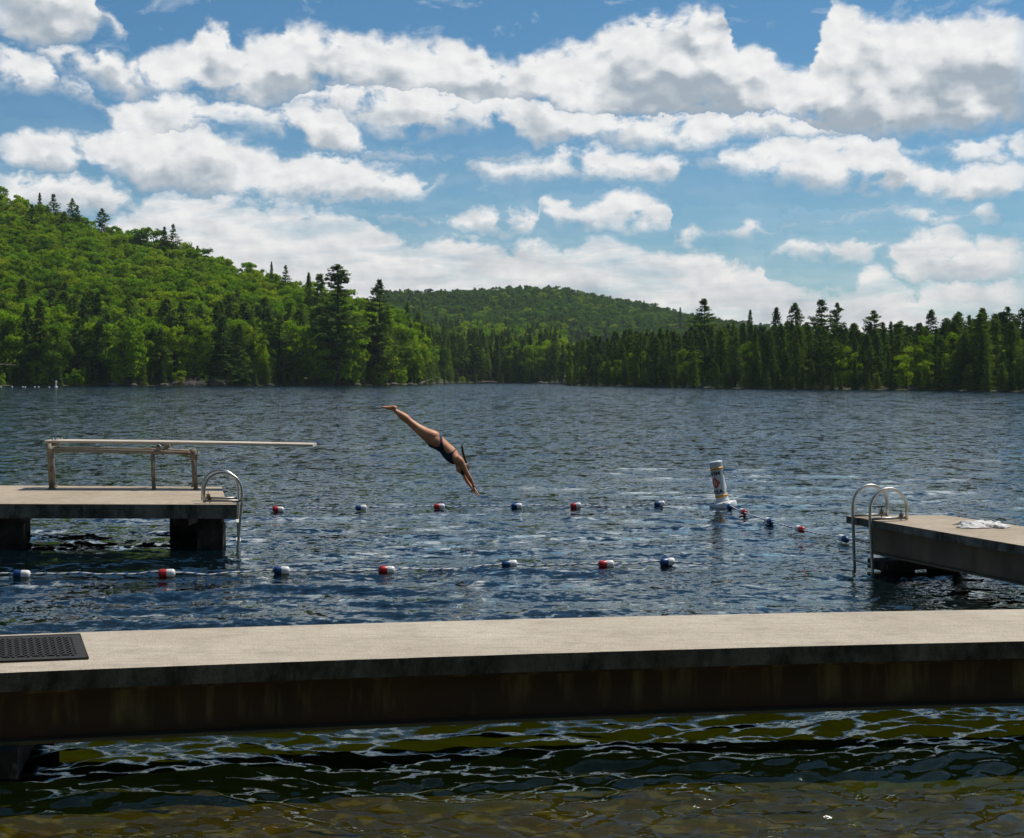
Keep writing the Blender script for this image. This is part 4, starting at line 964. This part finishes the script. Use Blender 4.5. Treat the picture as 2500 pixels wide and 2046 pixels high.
for s in (-1, 1):
    o_ = 0 if s < 0 else 1
    limb(bm, [(1030, 705, .075*s, 118, 85), (960, 668, .085*s, 108, 88), (870, 615, .085*s, 88, 78), (770, 545, .078*s, 68, 62), (690, 482, .07*s, 58, 50), (640, 440, .065*s, 54, 50), (575, 385, .06*s, 60, 54), (500, 330, .056*s, 50, 46), (440, 285, .052*s, 33, 32), (395, 250, .05*s, 31, 27)], 18)   # leg
    limb(bm, [(425, 240, .05*s, 30, 25), (400, 222, .05*s, 33, 28), (350, 228, .05*s, 36, 30), (290, 222, .052*s, 26, 38), (245, 214, .054*s, 16, 42), (222, 212, .055*s, 11, 38)], 14)  # foot
    for t_ in range(5):
        dy = (-.034+.017*t_)*1.; ln = (30, 26, 23, 19, 15)[t_] if s > 0 else (15, 19, 23, 26, 30)[t_]
        limb(bm, [(235, 214, .055*s+dy, 10, 9), (218, 213+2*t_, .055*s+dy, 9, 8), (222-ln, 212+4*(t_ if s < 0 else 4-t_), .055*s+dy, 6, 7)], 8, 3)
    # arm: shoulder -> elbow -> wrist -> palm
    if s < 0: arm = [(1395, 1010, -.125, 58, 48), (1440, 1050, -.16, 60, 52), (1490, 1130, -.155, 46, 42), (1530, 1210, -.13, 37, 36), (1565, 1275, -.105, 36, 34), (1605, 1350, -.075, 34, 30), (1640, 1425, -.045, 23, 24), (1655, 1470, -.03, 20, 24)]
    else: arm = [(1395, 1030, .125, 55, 48), (1430, 1085, .16, 56, 50), (1460, 1170, .155, 44, 42), (1480, 1240, .13, 37, 36), (1505, 1300, .105, 36, 34), (1555, 1390, .07, 32, 30), (1605, 1455, .035, 23, 24), (1630, 1490, .02, 20, 24)]
    limb(bm, arm, 14)
    wx, wy, wd = arm[-1][:3]
    limb(bm, [(wx-8, wy-10, wd, 19, 24), (wx+12, wy+25, wd, 16, 38), (wx+35, wy+62, wd, 13, 40), (wx+42, wy+74, wd, 11, 36)], 12)      # palm
    for f_, (ln, off) in enumerate(((46, -.030), (56, -.010), (52, .010), (40, .030))):
        bx, by = wx+40, wy+70
        limb(bm, [(bx-6, by-8, wd+off*.9, 10, 9), (bx+ln*.38, by+ln*.42, wd+off, 9, 8.5), (bx+ln*.72, by+ln*.78, wd+off*.95, 7.5, 7), (bx+ln*.9, by+ln*1.02, wd+off*.9, 6, 5.5)], 8, 3)
    th0 = -1 if s < 0 else -1
    limb(bm, [(wx, wy+8, wd+.018*th0, 12, 11), (wx-14, wy+38, wd+.034*th0, 11, 10), (wx-4, wy+66, wd+.044*th0, 9, 9), (wx+6, wy+82, wd+.046*th0, 6, 6)], 8, 3)
# head: crown points down and right, face turned down and left
hc = dl(1462, 1170); ax_up = Vector((.50, 0, -.866)); ax_f = Vector((-.866, 0, -.50)); ax_s = Vector((0, 1, 0)); 
hm_ = Matrix((ax_f, ax_s, ax_up)).transposed()
HS = .108
r_ = bmesh.ops.create_icosphere(bm, subdivisions=4, radius=1.)
for v in r_['verts']:
    c_ = v.co.copy(); f_, s_, u_ = c_.x*.94, c_.y*.74, c_.z*1.08
    if u_ < -.1: k = min((-.1-u_)/.95, 1); s_ *= 1-.42*k; f_ = f_*(1-.20*k)+.12*k if f_ > 0 else f_*(1-.35*k)
    if f_ > .3 and abs(s_) < .5:
        f_ = .3+(f_-.3)*.86                                                     # flatter face
        f_ += .20*math.exp(-((u_+.10)/.16)**2-(s_/.13)**2)                      # nose
        f_ += .05*math.exp(-((u_-.16)/.10)**2-(s_/.4)**2)                       # brow
        f_ -= .09*math.exp(-((u_-.02)/.09)**2-((abs(s_)-.28)/.14)**2)           # eye sockets
        f_ += .055*math.exp(-((u_+.40)/.06)**2-(s_/.20)**2) + .05*math.exp(-((u_+.53)/.06)**2-(s_/.17)**2) - .04*math.exp(-((u_+.465)/.03)**2-(s_/.2)**2)   # lips
        f_ += .10*math.exp(-((u_+.80)/.14)**2-(s_/.22)**2)                      # chin
    v.co = hc + hm_ @ Vector((f_, s_, u_))*HS
limb(bm, [(1405, 1065, 0, 50, 55), (1430, 1100, 0, 44, 46), (1450, 1140, 0, 42, 44)], 14)    # neck
for s in (-1, 1):                                                                # ears
    e = bmesh.ops.create_icosphere(bm, subdivisions=2, radius=1.)
    for v in e['verts']: c_ = v.co.copy(); v.co = hc + hm_ @ Vector((c_.x*.17-.12, s*(.76+.09*c_.y+.05*c_.x), c_.z*.28-.05))*HS
tmp_me = bpy.data.meshes.new('tmp'); bmesh.ops.recalc_face_normals(bm, faces=bm.faces[:]); bm.to_mesh(tmp_me); bm.free()
tmp = link(bpy.data.objects.new('tmp', tmp_me)); rm = tmp.modifiers.new('r', 'REMESH'); rm.mode = 'VOXEL'; rm.voxel_size = .0052; rm.adaptivity = 0
sm = tmp.modifiers.new('s', 'SMOOTH'); sm.factor = .5; sm.iterations = 3
bpy.context.view_layer.update()
body_me = bpy.data.meshes.new_from_object(tmp.evaluated_get(bpy.context.evaluated_depsgraph_get())); bpy.data.objects.remove(tmp)
body_me.name = 'person'; body_me.materials.clear(); body_me.materials.append(m_skin); body_me.polygons.foreach_set('use_smooth', [True]*len(body_me.polygons))
person = link(bpy.data.objects.new('person', body_me)); person.location = DO
tag(person, 'woman in a dark navy swimsuit diving headfirst toward the water with arms stretched out', 'person')
# swimsuit: shell cut from the body where the suit's side outline falls
def inpoly(x, y, poly):
    c_ = False; j = len(poly)-1
    for i in range(len(poly)):
        xi, yi = poly[i]; xj, yj = poly[j]
        if (yi > y) != (yj > y) and x < (xj-xi)*(y-yi)/(yj-yi)+xi: c_ = not c_
        j = i
    return c_
suit_poly = [(905, 755), (960, 785), (1010, 815), (1060, 832), (1100, 826), (1124, 800), (1134, 760), (1128, 710), (1112, 645), (1108, 600), (1150, 640), (1165, 745), (1172, 800), (1190, 865), (1215, 905), (1245, 928), (1275, 930), (1310, 915), (1345, 878), (1375, 860), (1362, 895), (1330, 930), (1318, 965), (1322, 1010), (1333, 1050), (1348, 1090), (1330, 1120), (1200, 1120), (1000, 900)]
sb = bmesh.new(); sb.from_mesh(body_me); sb.normal_update(); kill = []
for f in sb.faces:
    c_ = f.calc_center_median(); x = ((c_.x+DO.x)/YD*3472+1250-900)/.15557; y = ((H-(c_.z+DO.z))/YD*3472+hz_y-960)/.15557
    if not inpoly(x, y, suit_poly) or abs(c_.y) > .24: kill.append(f)
bmesh.ops.delete(sb, geom=kill, context='FACES'); sb.normal_update()
for v in sb.verts: v.co += v.normal*.004
suit = from_bm('swimsuit', sb, m_suit, person, True)
sm = suit.modifiers.new('s', 'SMOOTH'); sm.iterations = 2
so_ = suit.modifiers.new('t', 'SOLIDIFY'); so_.thickness = .003; so_.offset = 1
# hair cap following the skull, with a ponytail flying up
bm = bmesh.new(); r_ = bmesh.ops.create_icosphere(bm, subdivisions=4, radius=1.); dead = []
for v in r_['verts']:
    c_ = v.co.copy()
    if c_.x > .42-.25*(c_.z < .2) + .35*max(0, c_.z-.35) or (c_.z < -.35 and c_.x > -.35) or c_.z < -.75: dead.append(v)
    f_, s_, u_ = c_.x*(1.04 if c_.x > 0 else 1.20), c_.y*.84, c_.z*1.17
    if u_ < -.1: k = min((-.1-u_)/.95, 1); s_ *= 1-.42*k; f_ *= (1-.3*k)
    wv = .015*math.sin(c_.y*30+c_.z*4)
    v.co = hc + hm_ @ Vector((f_, s_, u_))*(HS*(1.0+wv))
bmesh.ops.delete(bm, geom=dead, context='VERTS')
hair = from_bm('hair', bm, m_hair, person, True); hs_ = hair.modifiers.new('t', 'SOLIDIFY'); hs_.thickness = .01; hs_.offset = -1
bm = bmesh.new(); hr = random.Random(4)
for k in range(26):
    a, b = hr.uniform(-1, 1), hr.uniform(-1, 1); l = hr.uniform(.55, 1.)
    P = [dl(1535+8*a, 1090, .012*b), dl(1505+10*a, 1010, .018*b), dl(1480+14*a, 930, .02*b), dl(1468+16*a*l, 930-90*l, .022*b), dl(1462+6*a, 930-170*l, .012*b)]
    tube(bm, P, [.008, .009, .009, .006, .001], 5)
from_bm('ponytail', bm, m_hair, person)
m_gold = simple('gold_earring', (.85, .75, .55), .2, 1., var=.05)
bm = bmesh.new(); bmesh.ops.create_icosphere(bm, subdivisions=2, radius=.007, matrix=Matrix.Translation(dl(1440, 1143, -.088))); from_bm('earring', bm, m_gold, person)
bm = bmesh.new(); wc = dl(1652, 1455, -.035); tdir = (dl(1655, 1470)-dl(1640, 1425)).normalized(); qq = tdir.to_track_quat('Z', 'Y').to_matrix().to_4x4()
lathe(bm, [(.028, -.008), (.031, -.004), (.031, .004), (.028, .008)], 18, mx=Matrix.Translation(wc) @ qq); from_bm('wristband', bm, m_ink, person)

# ------------------------------------------------------------------ far shore details
def shore_pt(px, dr_=0.):
    a = azel(px, 780)[0]; r = float(shore(a))+dr_; return r*math.sin(a), r*math.cos(a)
fb = empty('marker_buoy', (*at(116, 345), 0)); tag(fb, 'tiny white post buoy on the water under the left forest', 'buoy')
bm = bmesh.new(); lathe(bm, [(.20, -.4), (.20, 1.25), (.24, 1.3), (.22, 1.45), (0, 1.5)], 14); lathe(bm, [(.45, -.1), (.45, .1), (.2, .15)], 14); from_bm('column', bm, m_white, fb)
bm = bmesh.new(); lathe(bm, [(.206, .9), (.206, 1.05)], 14); from_bm('band', bm, m_or, fb)
for i, px in enumerate((2, 25, 47, 52, 72, 80, 102)):
    x, y = at(px, 338+3*(i % 3)); bm = bmesh.new()
    lathe(bm, [(.03, -.16), (.11, -.14), (.15, -.06), (.15, .06), (.11, .14), (.03, .16)], 12, mx=Matrix.Translation((0, 0, .08)) @ Matrix.Rotation(math.pi/2, 4, 'Y'))
    o = from_bm('mooring_float', bm, m_white); o.location = (x, y, 0); tag(o, 'tiny white float, one of a row on the far water left of the post buoy', 'float', 'tiny floats off the far left shore')
def sticks(name, px, n, w, h, label, seed):
    x, y = shore_pt(px, -.5); o = None; bm = bmesh.new(); q = random.Random(seed)
    for _ in range(n):
        a = q.uniform(0, 6.28); c_ = Vector((q.uniform(-w, w)*.6, q.uniform(-1, 1), q.uniform(.1, h*.5))); d = Vector((math.cos(a), .4*math.sin(a), q.uniform(-.2, .8))).normalized()*q.uniform(.8, 2.4)
        tube(bm, [c_-d, c_+Vector((0, 0, .15)), c_+d], [.08, .05, .02], 4)
    o = from_bm(name, bm, m_grey_wood); o.location = (x, y, .1); return tag(o, label, 'brush')
sticks('brush_pile', 395, 70, 5, 2.2, 'low grey brush pile on the left shore, longer of the two', 1)
sticks('brush_pile', 447, 55, 4, 2.6, 'grey brush pile of bare branches beside the longer one on the left shore', 2)
def log(px0, y0, px1, y1, dr_, r, label):
    """a trunk between two bearings of the shore, heights in metres"""
    a = shore_pt(px0, dr_); b = shore_pt(px1, dr_); bm = bmesh.new(); A_, B_ = Vector((*a, y0)), Vector((*b, y1)); c_ = (A_+B_)/2
    tube(bm, [A_-c_, Vector((0, 0, .15)), B_-c_], [r, r*.8, r*.4], 7)
    for t in (.3, .55, .75): q = (A_-c_).lerp(B_-c_, t); tube(bm, [q, q+Vector((.3, 0, .9))], [r*.35, r*.12], 4)
    o = from_bm('fallen_log', bm, m_grey_wood); o.location = c_; return tag(o, label, 'log')
log(868, .2, 905, 2.4, -1.5, .22, 'pale fallen trunk slanting out of the water at the wooded point')
log(985, .25, 1030, .5, -2, .25, 'low pale log lying along the back shore of the bay')
log(1140, .2, 1166, .4, -2, .25, 'pale log at the water where the bay meets the right forest')
log(-20, 5.5, 34, 5.4, -3, .10, 'thin bare pole sticking out level from the far left trees')
log(352, .3, 372, 1.2, -1, .16, 'short leaning stick just left of the brush piles')
m_rock = simple('shore_rock', (.15, .125, .10), .9, var=.3, scale=2, bumpd=.05)
for i, (px, s) in enumerate(((233, 1.), (277, .7), (340, .8), (560, .6), (740, .8), (815, .9), (850, .7), (1020, .8), (1120, .9), (1890, .6))):
    x, y = shore_pt(px, -1.2); bm = bmesh.new(); bmesh.ops.create_icosphere(bm, subdivisions=3, radius=1)
    for v in bm.verts: v.co *= 1+.35*mnoise.noise(v.co*1.3+Vector((i*3, 0, 0))); v.co = Vector((v.co.x*1.5*s, v.co.y*s, v.co.z*.6*s))
    o = from_bm('shore_rock', bm, m_rock); o.location = (x, y, .2); tag(o, 'small weathered rock at the water line under the trees of the far shore', 'rock', 'rocks along the far shore')

# ------------------------------------------------------------------ air
bm = bmesh.new(); prism(bm, [(-2700, -2650), (2700, -2650), (2700, 2700), (-2700, 2700)], -12, 130)
hm, nb = mat('haze_air'); pv = nb.n('ShaderNodeVolumePrincipled'); pv.inputs['Color'].default_value = (.80, .90, 1, 1); pv.inputs['Density'].default_value = .00006
pv.inputs['Anisotropy'].default_value = .2; nb.L.new(pv.outputs[0], nb.out.inputs['Volume'])
hz = from_bm('haze', bm, hm); tag(hz, kind='stuff', label='thin summer haze over the lake and hills', cat='haze')
